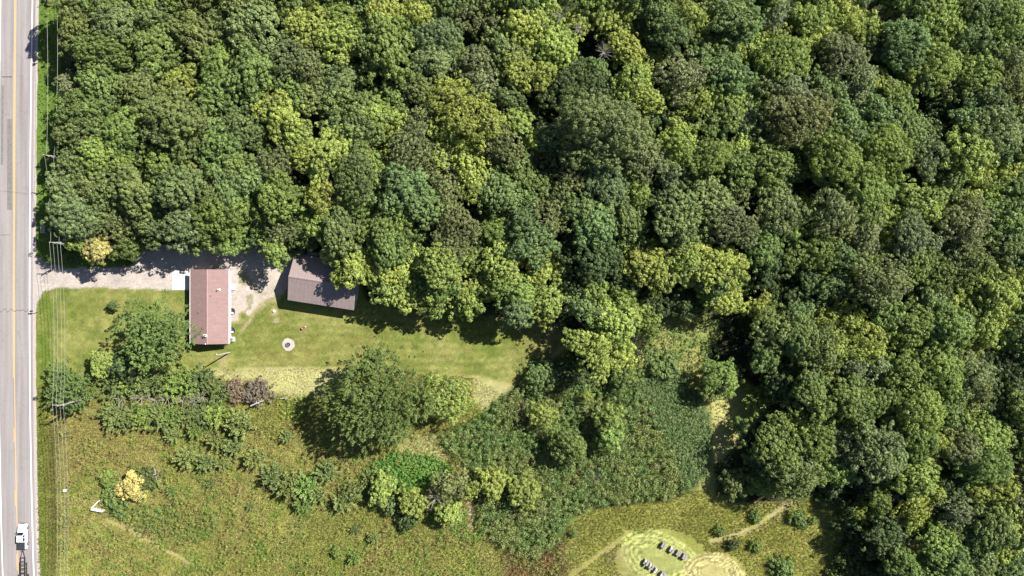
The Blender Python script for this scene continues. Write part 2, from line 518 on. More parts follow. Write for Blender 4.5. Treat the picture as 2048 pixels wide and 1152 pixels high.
def road_material():
    m = bpy.data.materials.new("asphalt")
    nt, N, L, b = nodes_of(m)
    tc = N.new("ShaderNodeTexCoord")
    mp = N.new("ShaderNodeMapping"); mp.inputs["Scale"].default_value = (1.3, 0.035, 1)
    L.new(tc.outputs["Object"], mp.inputs[0])
    n1 = N.new("ShaderNodeTexNoise"); n1.inputs["Scale"].default_value = 1.0; n1.inputs["Detail"].default_value = 5
    L.new(mp.outputs[0], n1.inputs["Vector"])
    n2 = N.new("ShaderNodeTexNoise"); n2.inputs["Scale"].default_value = 2.2; n2.inputs["Detail"].default_value = 9; n2.inputs["Roughness"].default_value = .8
    L.new(tc.outputs["Object"], n2.inputs["Vector"])
    mp3 = N.new("ShaderNodeMapping"); mp3.inputs["Scale"].default_value = (.35, .06, 1)
    L.new(tc.outputs["Object"], mp3.inputs[0])
    n3 = N.new("ShaderNodeTexNoise"); n3.inputs["Scale"].default_value = 1.0; n3.inputs["Detail"].default_value = 3
    L.new(mp3.outputs[0], n3.inputs["Vector"])
    cr = N.new("ShaderNodeValToRGB")
    cr.color_ramp.elements[0].position = .33; cr.color_ramp.elements[0].color = (.155, .142, .141, 1)
    cr.color_ramp.elements[1].position = .62; cr.color_ramp.elements[1].color = (.25, .226, .222, 1)
    s1 = N.new("ShaderNodeMath"); s1.operation = 'ADD'; s1.inputs[1].default_value = 0
    mm = N.new("ShaderNodeMix"); mm.inputs["Factor"].default_value = .35
    L.new(n1.outputs["Fac"], mm.inputs["A"]); L.new(n3.outputs["Fac"], mm.inputs["B"])
    mm2 = N.new("ShaderNodeMix"); mm2.inputs["Factor"].default_value = .28
    L.new(mm.outputs[0], mm2.inputs["A"]); L.new(n2.outputs["Fac"], mm2.inputs["B"])
    L.new(mm2.outputs[0], cr.inputs[0])
    # fine cracks
    vo = N.new("ShaderNodeTexVoronoi"); vo.feature = 'DISTANCE_TO_EDGE'; vo.inputs["Scale"].default_value = .14
    wv = N.new("ShaderNodeVectorMath"); wv.operation = 'ADD'
    n4 = N.new("ShaderNodeTexNoise"); n4.inputs["Scale"].default_value = .5; n4.inputs["Detail"].default_value = 5
    L.new(tc.outputs["Object"], n4.inputs["Vector"])
    sc4 = N.new("ShaderNodeVectorMath"); sc4.operation = 'SCALE'; sc4.inputs["Scale"].default_value = 3.0
    L.new(n4.outputs["Color"], sc4.inputs[0])
    L.new(tc.outputs["Object"], wv.inputs[0]); L.new(sc4.outputs[0], wv.inputs[1])
    L.new(wv.outputs[0], vo.inputs["Vector"])
    lt = N.new("ShaderNodeMapRange"); lt.inputs[1].default_value = 0; lt.inputs[2].default_value = .012; lt.inputs[3].default_value = .86; lt.inputs[4].default_value = 1
    L.new(vo.outputs["Distance"], lt.inputs[0])
    sc = N.new("ShaderNodeVectorMath"); sc.operation = 'SCALE'
    L.new(cr.outputs[0], sc.inputs[0]); L.new(lt.outputs[0], sc.inputs["Scale"])
    L.new(sc.outputs[0], b.inputs["Base Color"])
    b.inputs["Roughness"].default_value = .85
    return m

def paint(name, c, wear=.35):
    m = bpy.data.materials.new(name)
    nt, N, L, b = nodes_of(m)
    tc = N.new("ShaderNodeTexCoord")
    n = N.new("ShaderNodeTexNoise"); n.inputs["Scale"].default_value = 1.1; n.inputs["Detail"].default_value = 8; n.inputs["Roughness"].default_value = .8
    L.new(tc.outputs["Object"], n.inputs["Vector"])
    r = N.new("ShaderNodeMapRange"); r.inputs[1].default_value = .5; r.inputs[2].default_value = .72; r.inputs[3].default_value = 0; r.inputs[4].default_value = wear * 2
    L.new(n.outputs["Fac"], r.inputs[0])
    mx = N.new("ShaderNodeMix"); mx.data_type = 'RGBA'
    mx.inputs["A"].default_value = (*c, 1); mx.inputs["B"].default_value = (.23, .21, .2, 1)
    L.new(r.outputs[0], mx.inputs["Factor"]); L.new(mx.outputs["Result"], b.inputs["Base Color"])
    b.inputs["Roughness"].default_value = .7
    return m
M_ASPH = road_material()
M_YEL = paint("yellow_paint", (.5, .33, .11)); M_WLINE = paint("white_line_paint", (.72, .71, .69), .15)
M_SHOULD = plain("shoulder_gravel", (.40, .355, .33), .95, 0, .22, 5, .4)
M_PAVED_SHOULDER = plain("paved_shoulder", (.36, .32, .31), .9, 0, .12, 2.0)

road = strip("road", lambda y: left_line(y) - 14, lambda y: right_line(y) + 6.5, .08, M_ASPH, nacross=8)
tag(road, kind="structure")
tag(strip("road_shoulder", lambda y: right_line(y) + 6.2, lambda y: right_line(y) + 12.5 + 2.0 * (vnoise(np.array([y * .21]), np.array([3.]))[0] - .5), .05, M_SHOULD), kind="structure")
strip("white_edge_line", lambda y: right_line(y) - .9, lambda y: right_line(y) + 1.3, .084, M_WLINE, parent=road)
strip("white_edge_line", lambda y: left_line(y) - 1.0, lambda y: left_line(y) + .9, .084, M_WLINE, parent=road, y0=-90, y1=292)
strip("white_edge_line", lambda y: left_line(y) - 1.0, lambda y: left_line(y) + 1.1, .084, M_WLINE, parent=road, y0=690, y1=1250)
strip("yellow_centre_line", lambda y: centre_line(y) + .35, lambda y: centre_line(y) + 1.9, .084, M_YEL, parent=road)
strip("yellow_centre_line", lambda y: centre_line(y) - 1.9, lambda y: centre_line(y) - .35, .084, M_YEL, parent=road, y0=-90, y1=755)
for ya, yb in ((855, 884), (980, 1011), (1108, 1140)):
    strip("yellow_dash", lambda y: centre_line(y) - 1.9, lambda y: centre_line(y) - .35, .084, M_YEL, parent=road, y0=ya, y1=yb)
# transverse sealed cracks and darker patches, thin sheets on the asphalt
M_TAR = plain("tar", (.07, .065, .065), .8, 0, .2)
M_PATCH = plain("dark_asphalt_patch", (.185, .17, .168), .9, 0, .18, 1.5)
def crack(pts, w=.07):
    b = MB(); vs = []
    for i, (x, y) in enumerate(pts):
        p = at(x, y); vs += [(p.x, p.y - w, .086), (p.x, p.y + w, .086)]
    b.add(vs, [(2 * i, 2 * i + 2, 2 * i + 3, 2 * i + 1) for i in range(len(pts) - 1)])
    b.build("sealed_crack", M_TAR, road)
crack([(x, 621 + 2.5 * math.sin(x * .5) + 1.5 * math.sin(x * 1.7)) for x in range(-5, 60, 3)])
crack([(x, 154 + .6 * math.sin(x)) for x in range(4, 27, 3)], .12)
crack([(x, 470 + 1.4 * math.sin(x * .8)) for x in range(0, 22, 3)], .05)
strip("dark_patch", lambda y: centre_line(y) - 14, lambda y: centre_line(y) - 4, .0845 - .002, M_PATCH, parent=road, y0=238, y1=420)
strip("dark_patch", lambda y: left_line(y) + 4, lambda y: left_line(y) + 9, .0845 - .002, M_PATCH, parent=road, y0=170, y1=330)

o = MB().box(at(361.5, 560.5) + Vector((0, 0, .03)), (35 * S, 38 * S, .14)).build("concrete_apron", plain("pale_concrete", (.66, .62, .57), .85, 0, .06, 1.2), bevel=.01)
tag(o, kind="structure")
# ------------------------------------------------------------------ foliage generators
def unit(v): return v / np.maximum(np.linalg.norm(v, axis=-1, keepdims=True), 1e-9)

def leaf_cloud(C, Nn, rc, L, leaf, r, elong=0.0, slim=.5, tone=None):
    """diamond leaf sprays in domes round clump centres; returns V, F, tint"""
    K = len(C)
    d = unit(r.normal(size=(K, L, 3)) + 1.0 * Nn[:, None, :])
    rad = rc[:, None, None] * r.uniform(.74, 1.06, (K, L, 1))
    pos = C[:, None, :] + d * rad
    if elong:
        t = r.random((K, L, 1)) ** .8
        pos = C[:, None, :] + Nn[:, None, :] * (t * elong * rc[:, None, None]) + d * rad * (1.05 - .85 * t)
    n = unit(d + .38 * r.normal(size=d.shape))
    a = unit(np.cross(n, r.normal(size=d.shape)))
    if elong: a = unit(Nn[:, None, :] + .6 * r.normal(size=d.shape)); n = unit(np.cross(a, r.normal(size=d.shape)))
    b = np.cross(n, a)
    s = leaf * r.uniform(.7, 1.35, (K, L, 1))
    q = np.stack([pos + a * s * .62, pos + b * s * slim, pos - a * s * .62, pos - b * s * slim], 2)
    V = q.reshape(-1, 3)
    F = np.arange(len(V)).reshape(-1, 4)
    tint = r.random((K, 1)) * .75 + r.random((K, L)) * .25
    if tone is not None: tint = tint * .62 + tone[:, None] * .38
    tint = np.clip(tint, 0, 1)
    return V, F, np.repeat(tint.ravel(), 4)

def crown_points(R, r, rc, density=1.0, flat=.74, lobe=.32, tone=False):
    nl = int(6 + R * 1.9)
    L = []
    L.append((r.normal() * R * .1, r.normal() * R * .1, -R * .05, R * (.5 if lobe > .3 else .34)))
    for i in range(nl):
        a = i * 2.399963 + r.random() * .5; q = math.sqrt((i + .5) / nl)
        rad = q * R * r.uniform(.66, .98)
        L.append((math.cos(a) * rad, math.sin(a) * rad, R * flat * (.55 * (1 - q * q)) - R * .12 + r.normal() * R * .11, R * lobe * r.uniform(.5, 1.15) * (1.1 - .25 * q)))
    L = np.array(L)
    P, Nn, TT = [], [], []
    lt = r.random(len(L))
    for i, (x, y, z, lr) in enumerate(L):
        n = int(2.9 * density * (lr / rc) ** 2) + 3
        k = np.arange(n); ph = np.arccos(1 - 1.45 * (k + .5) / n); th = k * 2.399963 + r.random() * 6
        d = np.stack([np.sin(ph) * np.cos(th), np.sin(ph) * np.sin(th), np.cos(ph)], 1) + r.normal(size=(n, 3)) * .12
        d = unit(d)
        p = np.array([x, y, z]) + d * lr * np.array([1, 1, .82]) * r.uniform(.78, 1.16, (n, 1))
        dd = np.linalg.norm((p[:, None, :] - L[None, :, :3]) / np.array([1, 1, .82]), axis=2) / L[None, :, 3]
        dd[:, i] = 9
        keep = dd.min(1) > .8
        P.append(p[keep]); TT.append(np.full(keep.sum(), lt[i])); Nn.append(unit(d[keep] + np.array([0, 0, .35])))
    # a few sprays reaching past the outline
    n = int(5 + R * 3.2); a = r.random(n) * 6.283; q = R * r.uniform(.88, 1.2, n)
    P.append(np.stack([np.cos(a) * q, np.sin(a) * q, R * r.uniform(-.3, .12, n)], 1)); TT.append(r.random(n))
    Nn.append(unit(np.stack([np.cos(a), np.sin(a), .9 + 0 * a], 1)))
    if tone: return np.concatenate(P), np.concatenate(Nn), np.concatenate(TT)
    return np.concatenate(P), np.concatenate(Nn)

def make_crown(name, R, style, seed):
    r = np.random.default_rng(seed)
    if style == 'round': rc, L, leaf, el, den = .56, 44, .27, 0, 1.0
    elif style == 'fine': rc, L, leaf, el, den = .46, 26, .23, 0, 1.05
    elif style == 'smooth': rc, L, leaf, el, den = .5, 46, .2, 0, 1.3
    elif style == 'finger': rc, L, leaf, el, den = .48, 56, .27, 2.2, .8
    P, Nn, TT = crown_points(R, r, rc, den, lobe=.42 if style == 'smooth' else .27 if style == 'finger' else .32, tone=True)
    if style == 'fine':
        k = r.random(len(P)) > .12; P, Nn, TT = P[k], Nn[k], TT[k]
    P = P + r.normal(size=P.shape) * .16
    if style == 'finger': Nn = unit(Nn * np.array([1.35, 1.35, .6]))
    rcs = rc * r.uniform(.72, 1.3, len(P))
    slim = .26 if style == 'finger' else .5
    V, F, T = leaf_cloud(P, Nn, rcs, L, leaf, r, el, slim, TT)
    if style == 'finger':
        P2, N2 = crown_points(R * .7, r, .6, .6)
        P2[:, 2] -= R * .22
        V2, F2, T2 = leaf_cloud(P2, N2, np.full(len(P2), .6), 22, .28, r)
        F = np.concatenate([F, F2 + len(V)]); V = np.concatenate([V, V2]); T = np.concatenate([T, T2 * .3])  # inner fill darkened by tint, painting the shade deep in the crown
    return np_mesh(name, V, F, [M_LEAF], tint=T)

def make_spiky(name, R, seed, arms=30, up=.55):
    """juniper-like shrub: long feathery boughs arching out of one root"""
    r = np.random.default_rng(seed)
    A = np.arange(arms) * 2.399963 + r.random(arms) * .4
    el = np.radians(4 + 72 * ((np.arange(arms) + .5) / arms) ** 1.1)
    ln = R * r.uniform(.75, 1.12, arms) * (1 - .12 * np.sin(el))
    st = 13
    t = (np.arange(st) + .6) / st
    dirx = np.stack([np.cos(A) * np.cos(el), np.sin(A) * np.cos(el), np.sin(el) * up / .55 * .95], 1)
    P = dirx[:, None, :] * (ln[:, None] * t[None, :])[..., None]
    P[..., 2] += .35 - .16 * R * (t[None, :] ** 2)
    tang = np.repeat(dirx[:, None, :], st, 1); tang[..., 2] -= .3 * t[None, :]
    nl = 8
    C = np.repeat(P[:, :, None, :], nl, 2)
    a = unit(tang[:, :, None, :] + .62 * r.normal(size=C.shape) * np.array([1, 1, .7]))
    b = unit(np.cross(a, np.array([0, 0, 1.]) + .5 * r.normal(size=C.shape)))
    s = (.55 * (1.05 - .6 * t))[None, :, None, None] * r.uniform(.7, 1.3, C.shape[:3] + (1,))
    base = C + r.normal(size=C.shape) * .05
    w = .19
    q = np.stack([base, base + a * s * .5 + b * s * w, base + a * s, base + a * s * .5 - b * s * w], 3)
    V = q.reshape(-1, 3); F = np.arange(len(V)).reshape(-1, 4)
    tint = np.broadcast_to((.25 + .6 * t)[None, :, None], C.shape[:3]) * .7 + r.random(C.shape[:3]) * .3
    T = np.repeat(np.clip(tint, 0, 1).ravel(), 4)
    P2, N2 = crown_points(R * .5, r, .45, .8)
    V2, F2, T2 = leaf_cloud(P2 + np.array([0, 0, .3]), N2, np.full(len(P2), .4), 14, .26, r)
    V2[:, 2] = np.maximum(V2[:, 2], .05)
    return np_mesh(name, np.concatenate([V, V2]), np.concatenate([F, F2 + len(V)]), [M_LEAF], tint=np.concatenate([T, T2 * .15]))  # core leaves toned down: shade inside the shrub painted into their tint

def make_trunk(name, hgt, R, seed):
    r = random.Random(seed)
    b = MB()
    r0 = .05 * R + .08
    b.tube([(0, 0, -.15), (r.uniform(-.1, .1), r.uniform(-.1, .1), hgt * .35), (r.uniform(-.3, .3), r.uniform(-.3, .3), hgt * .7), (0, 0, hgt * .92)], [r0 * 1.25, r0, r0 * .7, r0 * .25], 7)
    for i in range(6):
        a = i * 2.4 + r.random(); z = hgt * r.uniform(.4, .65); L = R * r.uniform(.55, .8)
        b.tube([(0, 0, z), (math.cos(a) * L * .5, math.sin(a) * L * .5, z + hgt * .1), (math.cos(a) * L, math.sin(a) * L, z + hgt * .2)], [r0 * .5, r0 * .33, r0 * .1], 5)
    o = b.build(name, M_BARK, None, smooth=True)
    me = o.data; bpy.data.objects.remove(o)
    return me

def make_dead(name, R, seed, mat, n1=9, rise=.55):
    r = random.Random(seed); b = MB()
    for i in range(n1):
        a = i * 2.4 + r.random() * .8; e = r.uniform(.15, 1.1) * rise + .1; L = R * r.uniform(.6, 1.05)
        d = Vector((math.cos(a) * math.cos(e), math.sin(a) * math.cos(e), math.sin(e)))
        p0 = Vector((0, 0, .2)); p1 = p0 + d * L * .5 + Vector((r.uniform(-.1, .1), r.uniform(-.1, .1), 0)); p2 = p0 + d * L
        b.tube([p0, p1, p2], [.055, .038, .015], 5)
        for k in range(4):
            t = r.uniform(.35, .95); q = p0 + d * L * t
            d2 = (d + Vector((r.uniform(-1, 1), r.uniform(-1, 1), r.uniform(-.2, .6))) * .8).normalized()
            b.tube([q, q + d2 * L * .2, q + d2 * L * .36 + Vector((0, 0, .06))], [.026, .018, .008], 4)
    o = b.build(name, mat, None)
    me = o.data; bpy.data.objects.remove(o)
    return me

SIZES = (2.4, 3.4, 4.6, 6.2)
CROWN = {}
sd_ = 100
for st, nvar in (('round', 4), ('fine', 3), ('smooth', 2), ('finger', 2)):
    for R in SIZES:
        CROWN[st, R] = []
        for v in range(nvar):
            sd_ += 1
            CROWN[st, R].append(make_crown("crown", R, st, sd_))
for R in (8.2, 11.6):
    CROWN['finger', R] = [make_crown("crown", R, 'finger', 300 + int(R))]
SIZES = SIZES + (8.2, 11.6)
TRUNK = {R: make_trunk("trunk", 5.0 + R * 1.35, R, int(R * 10)) for R in SIZES}

CLS = {  # colour class: albedo, words, styles
    'O': ((.138, .178, .064), "dark olive", ('round', 'fine')),
    'C': ((.135, .195, .066), "mid green", ('finger',)),
    'P': ((.175, .140, .112), "purplish brown", ('fine',)),
    'J': ((.135, .168, .062), "olive green", ('spiky',)),
    'G': ((.135, .192, .058), "mid green", ('round',)),
    'Y': ((.25, .305, .08), "yellow green", ('round', 'round', 'fine')),
    'L': ((.175, .245, .066), "light green", ('round', 'smooth')),
    'D': ((.075, .11, .04), "shade-deepened green", ('fine', 'round')),  # dark leaves; shade lying on lower trees is also put into this albedo
    'R': ((.15, .178, .074), "brownish olive", ('fine',)),
    'S': ((.17, .208, .106), "greyish sage", ('fine',)),
    'B': ((.158, .212, .09), "grey green", ('round', 'smooth')),
    'T': ((.142, .208, .076), "blue green", ('round', 'round', 'smooth')),
    'A': ((.42, .385, .15), "golden yellow", ('round',)),
}
TREE_LIST = []
def tree(px, py, r, c, style=None, h=None, name=None, label=None, cat="tree", group=None):
    TREE_LIST.append(dict(px=px, py=py, r=r, c=c, style=style, h=h, name=name, label=label, cat=cat, group=group))

def parse(txt):
    for it in txt.replace("\n", " ").split():
        a = it.split(",")
        tree(float(a[0]), float(a[1]), float(a[2]), a[3])
# ------------------------------------------------------------------ the wood: apparent crown centre, radius (photograph pixels), colour class
parse("""
156,25,36,O 200,14,30,G 150,62,38,O 225,42,40,B 190,105,42,G 308,38,42,O 300,92,50,G 281,4,26,L 350,10,32,L 382,65,40,O 410,6,26,D 434,40,32,O
508,56,60,B 470,10,30,O 612,50,44,Y 582,112,46,R 436,122,38,L 495,138,42,G 435,183,42,G 358,163,36,Y 320,138,30,G 245,148,40,O 188,148,38,G 134,172,25,S
130,200,17,L 275,183,42,O 215,172,34,O 543,180,30,Y 590,180,30,L 552,224,40,Y 500,207,20,Y 165,224,45,G 206,198,32,G 152,262,40,O 247,266,40,L 257,230,24,L
197,262,34,O 335,238,56,O 397,224,36,O 368,280,40,O 432,292,44,G 478,250,46,O 515,278,32,G 590,272,38,Y 622,314,36,Y 548,332,36,R 190,307,35,L 150,332,40,O
243,330,32,L 325,322,48,L 397,335,38,R 274,298,32,O 205,347,34,O 470,335,32,G 120,300,18,D
122,368,30,B 135,428,42,B 200,392,42,O 250,374,40,O 170,372,32,O 222,440,42,R 185,432,34,O 285,420,42,O 340,366,44,O 310,400,36,O 352,445,44,B 305,452,38,O
398,440,38,G 385,470,30,G 448,424,44,L 452,474,33,L 450,372,34,T 405,348,34,R 495,352,34,T 552,394,42,L 520,422,34,L 525,446,26,L 562,450,40,R
608,432,36,L 603,468,28,G 420,392,28,O 480,395,28,G 505,470,26,D 575,490,24,D 150,478,22,L 118,462,20,D 255,470,28,D
625,18,34,Y 670,80,42,Y 680,33,36,L 722,28,28,D 772,26,34,Y 832,18,34,Y 800,46,26,L 765,92,60,G 868,72,46,B 862,114,36,B 906,100,26,L 938,24,40,R
952,125,38,S 957,165,32,S 1000,88,30,O 1045,40,46,Y 1030,12,28,L 1112,88,46,Y 1040,140,35,Y 1088,148,26,Y 1030,110,30,O 1135,148,44,D 1128,187,40,D
1190,178,36,D 1140,202,22,Y 1155,44,26,Y 1212,24,30,Y 1192,142,24,T 678,158,38,B 640,160,32,T 618,192,34,O 672,205,32,T 730,203,26,T 716,262,44,T 668,245,30,T
612,130,36,R 785,190,28,G 830,172,34,O 882,150,32,D 905,190,42,Y 802,232,22,Y 845,220,28,R 830,250,28,R 752,230,34,Y 775,256,24,Y 952,232,50,Y 888,262,42,Y
925,290,38,Y 1035,245,26,Y 1005,292,46,R 992,258,30,R 818,292,42,R 858,322,36,R 762,300,20,Y 650,305,46,Y 697,298,34,Y 795,330,28,D 882,318,24,Y 940,335,42,Y
1095,320,38,D 1075,280,24,Y 1112,272,32,B 1205,255,68,B 1195,218,38,B 1200,315,46,B 1165,290,36,B 1240,300,34,B 1018,192,32,O 735,346,40,L 775,355,30,G 1070,60,26,D 985,40,26,R
720,125,24,D 1090,30,30,Y 1075,228,24,D 1005,340,30,D 690,240,22,D
1268,14,28,Y 1322,24,32,T 1348,62,34,T 1388,28,36,Y 1400,52,24,Y 1468,28,40,T 1495,46,34,T 1520,20,26,T 1555,20,30,S 1612,22,28,L 1627,42,26,L 1652,25,26,Y
1698,17,32,Y 1550,62,28,Y 1505,88,32,Y 1482,96,24,Y 1450,72,18,T 1570,115,46,L 1255,95,34,Y 1252,58,14,Y 1310,122,26,Y 1275,162,34,Y 1295,198,32,Y 1245,175,26,Y
1362,150,44,S 1400,95,30,T 1406,120,28,T 1432,90,20,Y 1438,132,30,T 1475,150,34,T 1494,176,24,T 1422,170,20,Y 1530,172,30,B 1582,175,38,S 1655,70,34,Y 1628,76,20,Y
1712,50,26,Y 1692,110,46,S 1645,172,30,T 1680,182,26,T 1728,162,34,S 1600,235,60,R 1640,212,34,R 1560,202,30,R 1464,205,36,L 1458,234,30,G 1505,240,36,B 1365,196,32,Y
1405,203,28,Y 1365,233,32,D 1422,255,30,G 1512,203,20,Y 1362,262,26,Y 1355,300,32,L 1385,285,18,A 1484,295,26,Y 1305,235,32,D 1285,246,16,Y 1425,312,34,L 1458,330,26,L
1490,335,34,G 1545,320,36,G 1595,340,26,G 1618,290,34,T 1695,232,36,T 1678,312,46,L 1630,318,18,Y 1288,290,36,O 1292,317,40,S 1356,340,36,S 1258,340,22,L 1310,70,30,D
1225,75,26,D 1290,50,24,D 1440,45,26,D 1540,270,30,D
1792,25,26,S 1890,25,36,L 1920,12,30,L 1965,20,36,T 2022,32,36,L 1895,58,36,L 1928,48,26,L 1958,68,36,T 2008,66,34,G 1824,72,44,T 1858,66,28,L 1815,102,36,T
1786,118,14,T 1738,50,24,Y 1758,98,30,D 1876,125,44,L 1896,96,34,L 1858,147,30,T 1968,150,44,L 2000,135,28,G 1908,176,32,O 1990,95,30,G 1926,88,30,T 2035,125,34,R
2030,170,34,R 1760,162,24,Y 1792,188,34,L 1800,218,34,L 1748,218,32,T 1700,258,28,T 1776,247,30,T 1820,257,34,T 1860,262,22,T 1865,310,42,B 1783,300,46,L 1805,284,36,L
1738,288,36,T 1950,300,46,Y 1955,332,36,Y 2020,332,30,Y 1990,200,46,O 1940,205,30,D 1958,232,34,T 2035,218,36,G 2002,258,44,B 2040,275,30,T 2008,292,30,T 1836,20,24,D 1880,215,26,D
1542,365,28,L 1733,372,44,L 1758,382,30,L 1795,388,20,B 1852,405,40,Y 1876,394,26,Y 1908,368,32,O 1895,436,22,Y 1935,402,26,Y 1985,362,34,Y 2035,378,36,T 2018,432,42,G
1680,416,42,R 1690,450,30,R 1572,418,44,R 1552,392,34,G 1475,380,32,O 1425,402,42,B 1468,450,46,S 1740,432,30,G 1640,448,26,L 1645,474,26,L 1633,422,22,L 1585,460,26,L
1612,408,18,Y 1525,490,36,G 1540,530,34,D 1592,505,30,G 1645,512,36,L 1655,540,28,L 1690,512,32,T 1717,540,24,L 1748,515,32,L 1690,484,30,D 1780,436,30,Y 1770,462,24,Y
1738,475,34,S 1836,470,46,S 1830,502,36,S 1840,525,34,G 1880,542,34,G 1908,500,40,S 1935,455,44,S 1945,520,38,O 1950,422,34,R 2000,520,26,Y 2020,546,30,Y 2020,490,40,O
1985,570,44,Y 2012,592,34,Y 1945,582,30,Y 1768,565,52,R 1745,597,40,D 1675,572,24,T 1632,580,42,D 1582,582,38,D 1570,605,34,D 1525,612,28,Y 1440,534,40,Y 1467,536,28,Y
1465,566,32,G 1430,566,32,T 1450,597,34,Y 1885,585,36,D 1868,602,30,T 1842,595,20,Y 1912,608,22,Y 1940,628,28,G 1783,626,32,L 1705,633,28,Y 1660,636,28,Y 1602,625,20,T
1700,540,24,D 1615,540,26,D 1800,560,26,D
605,406,34,L 640,392,30,Y 640,440,32,L 706,352,48,O 718,392,44,L 680,405,34,O 806,375,46,T 845,410,38,T 800,412,34,L 675,465,36,O 700,435,32,O 762,460,46,G 775,497,34,G
812,465,28,G 853,460,30,D 892,382,38,R 912,455,46,R 905,492,34,R 950,378,26,Y 1000,382,36,T 1044,402,32,T 1000,420,28,L 994,468,28,L 1045,440,30,T 1100,440,38,R 1070,370,36,G
1030,337,40,G 1068,488,42,T 1032,475,32,T 1118,388,32,O 665,500,23,Y 698,510,32,Y 702,536,32,Y 688,549,24,Y 742,515,28,Y 746,542,24,Y 790,506,28,G 828,515,26,Y 780,538,34,Y
775,575,32,Y 812,592,30,Y 802,556,30,Y 840,566,20,T 880,528,38,Y 880,565,32,L 868,594,28,Y 868,616,18,L 935,572,36,Y 937,600,28,Y 922,616,20,Y 918,512,20,L 948,520,24,G
1005,525,38,Y 988,570,32,Y 1030,575,40,L 1030,610,30,B 1038,630,22,B 1100,602,34,Y 1095,626,26,Y 1078,542,26,Y 1120,547,22,Y 1092,512,18,Y 960,480,24,D 870,500,24,D 975,430,24,D
1138,348,36,R 1265,372,30,L 1275,396,26,L 1175,425,40,T 1190,455,36,T 1218,365,36,B 1215,408,34,B 1260,448,36,T 1234,432,28,T 1405,390,42,O 1362,430,46,O 1380,470,36,O 1372,388,32,O
1330,412,30,D 1190,515,52,D 1155,490,34,D 1232,520,36,D 1255,488,20,Y 1305,495,18,Y 1300,535,38,Y 1278,530,26,Y 1328,552,30,Y 1375,525,36,Y 1392,508,28,Y 1378,550,26,Y
1192,582,24,L 1250,572,24,T 1242,592,26,L 1145,575,30,D 1170,615,28,T 1215,635,38,Y 1262,615,28,Y 1300,602,26,D 1347,600,28,D 1375,612,24,D 1160,460,26,D 1300,460,26,D 1330,500,24,D
1234,644,42,Y 1268,634,32,Y 1297,650,26,L 1160,684,25,Y 1200,687,28,Y 1200,728,30,Y 1240,716,26,Y
1556,660,44,O 1610,680,36,T 1535,717,28,G 1652,648,24,Y 1690,690,34,Y 1738,678,36,Y 1715,702,26,Y 1645,705,42,O 1660,746,26,Y 1752,730,32,S 1708,735,26,S 1808,742,30,L 1812,672,36,L
1845,652,36,L 1895,655,46,L 1876,692,36,L 1920,668,36,T 1942,696,22,Y 1855,728,36,G 1888,752,38,L 1845,766,36,G 1850,792,30,G 1948,747,40,R 1965,780,30,R 2008,672,38,Y 1972,662,30,Y
2025,735,48,D 2015,785,44,D 2000,825,38,D 1938,828,30,Y 1950,806,24,Y 1905,798,34,G 1845,820,44,L 1822,808,34,T 1895,832,36,G 1800,857,34,T 1710,760,30,D 1765,797,36,G 1788,785,24,B
1708,797,34,G 1720,822,28,G 1712,852,34,L 1628,778,34,G 1645,810,30,G 1655,842,26,G 1594,818,20,G 1597,850,22,Y 1640,895,42,L 1700,897,36,S 1762,902,44,B 1845,885,36,L 1862,862,30,G
1895,885,30,Y 1933,898,36,S 1986,872,40,L 2020,898,32,R 1590,740,26,D 1680,780,24,D 1570,770,26,D 1760,850,26,D
1560,898,52,G 1592,942,44,O 1608,968,34,O 1530,966,28,L 1515,925,20,G 1470,968,24,O 1660,940,30,L 1692,940,26,L 1772,915,46,B 1796,932,30,L 1740,962,30,S 1838,960,36,L 1855,925,26,Y
1920,980,34,D 1908,950,30,D 1878,988,24,Y 1980,935,40,L 2002,980,46,Y 2032,965,32,Y 1838,1023,32,Y 1828,1045,24,Y 1720,1030,24,Y 1755,1030,28,Y 1765,1000,18,L 1668,975,30,D 1888,1060,30,L
1886,1090,34,L 1925,1030,30,S 1995,1058,40,T 1955,1085,44,O 1925,1066,28,O 2028,1045,32,Y 2020,1092,30,Y 2030,1130,34,T 1780,1075,38,D 1785,1102,34,D 1828,1105,18,A 1845,1109,13,A 1812,1135,32,L
1908,1130,38,G 1965,1125,34,O 1858,1135,28,Y 1705,1125,30,D 1700,1037,26,D 1740,1075,32,D 1738,1138,32,D 1718,1100,30,D 1790,980,26,D 1880,1020,26,D
""")
_r = random.Random(5)
for k in range(48): tree(112 + k * 41 + _r.uniform(-12, 12), -26 + _r.uniform(-8, 8), _r.uniform(30, 40), _r.choice('OGGLYTB' if k > 10 else 'OGO'))
for k in range(30): tree(2074 + _r.uniform(-6, 6), 10 + k * 39, _r.uniform(30, 40), _r.choice('OGGLYTSR'))
for k in range(9): tree(1700 + k * 44, 1176, _r.uniform(28, 36), _r.choice('DGGLYOD'))
N_WOOD = len(TREE_LIST)

# trees and bushes standing apart, each with its own words
def t2(px, py, r, c, h, style, name, label, cat="tree", group=None):
    tree(px, py, r, c, style, h, name, label, cat, group)
t2(296, 672, 70, 'G', 12.5, 'finger', 'spreading_tree', 'broad bushy green tree on the front lawn, touching the left eave of the red-roofed house')
t2(240, 735, 26, 'D', 6, 'round', 'spreading_tree', 'dark shaded tree tucked under the lower left side of the broad lawn tree')
t2(200, 726, 21, 'Y', 5.5, 'smooth', 'rounded_bush', 'round yellow green bush at the lower left foot of the broad lawn tree', 'bush')
t2(224, 611, 9, 'G', 2.4, 'round', 'sapling', 'tiny green sapling alone on the front lawn above the broad tree', 'sapling')
t2(128, 782, 46, 'G', 7.5, 'finger', 'roadside_tree', 'bushy green tree by the road growing round the lower power pole')
t2(752, 803, 96, 'C', 16, 'finger', 'cottonwood_tree', 'huge dark olive tree standing alone below the mown lawn, the widest crown in the photo')
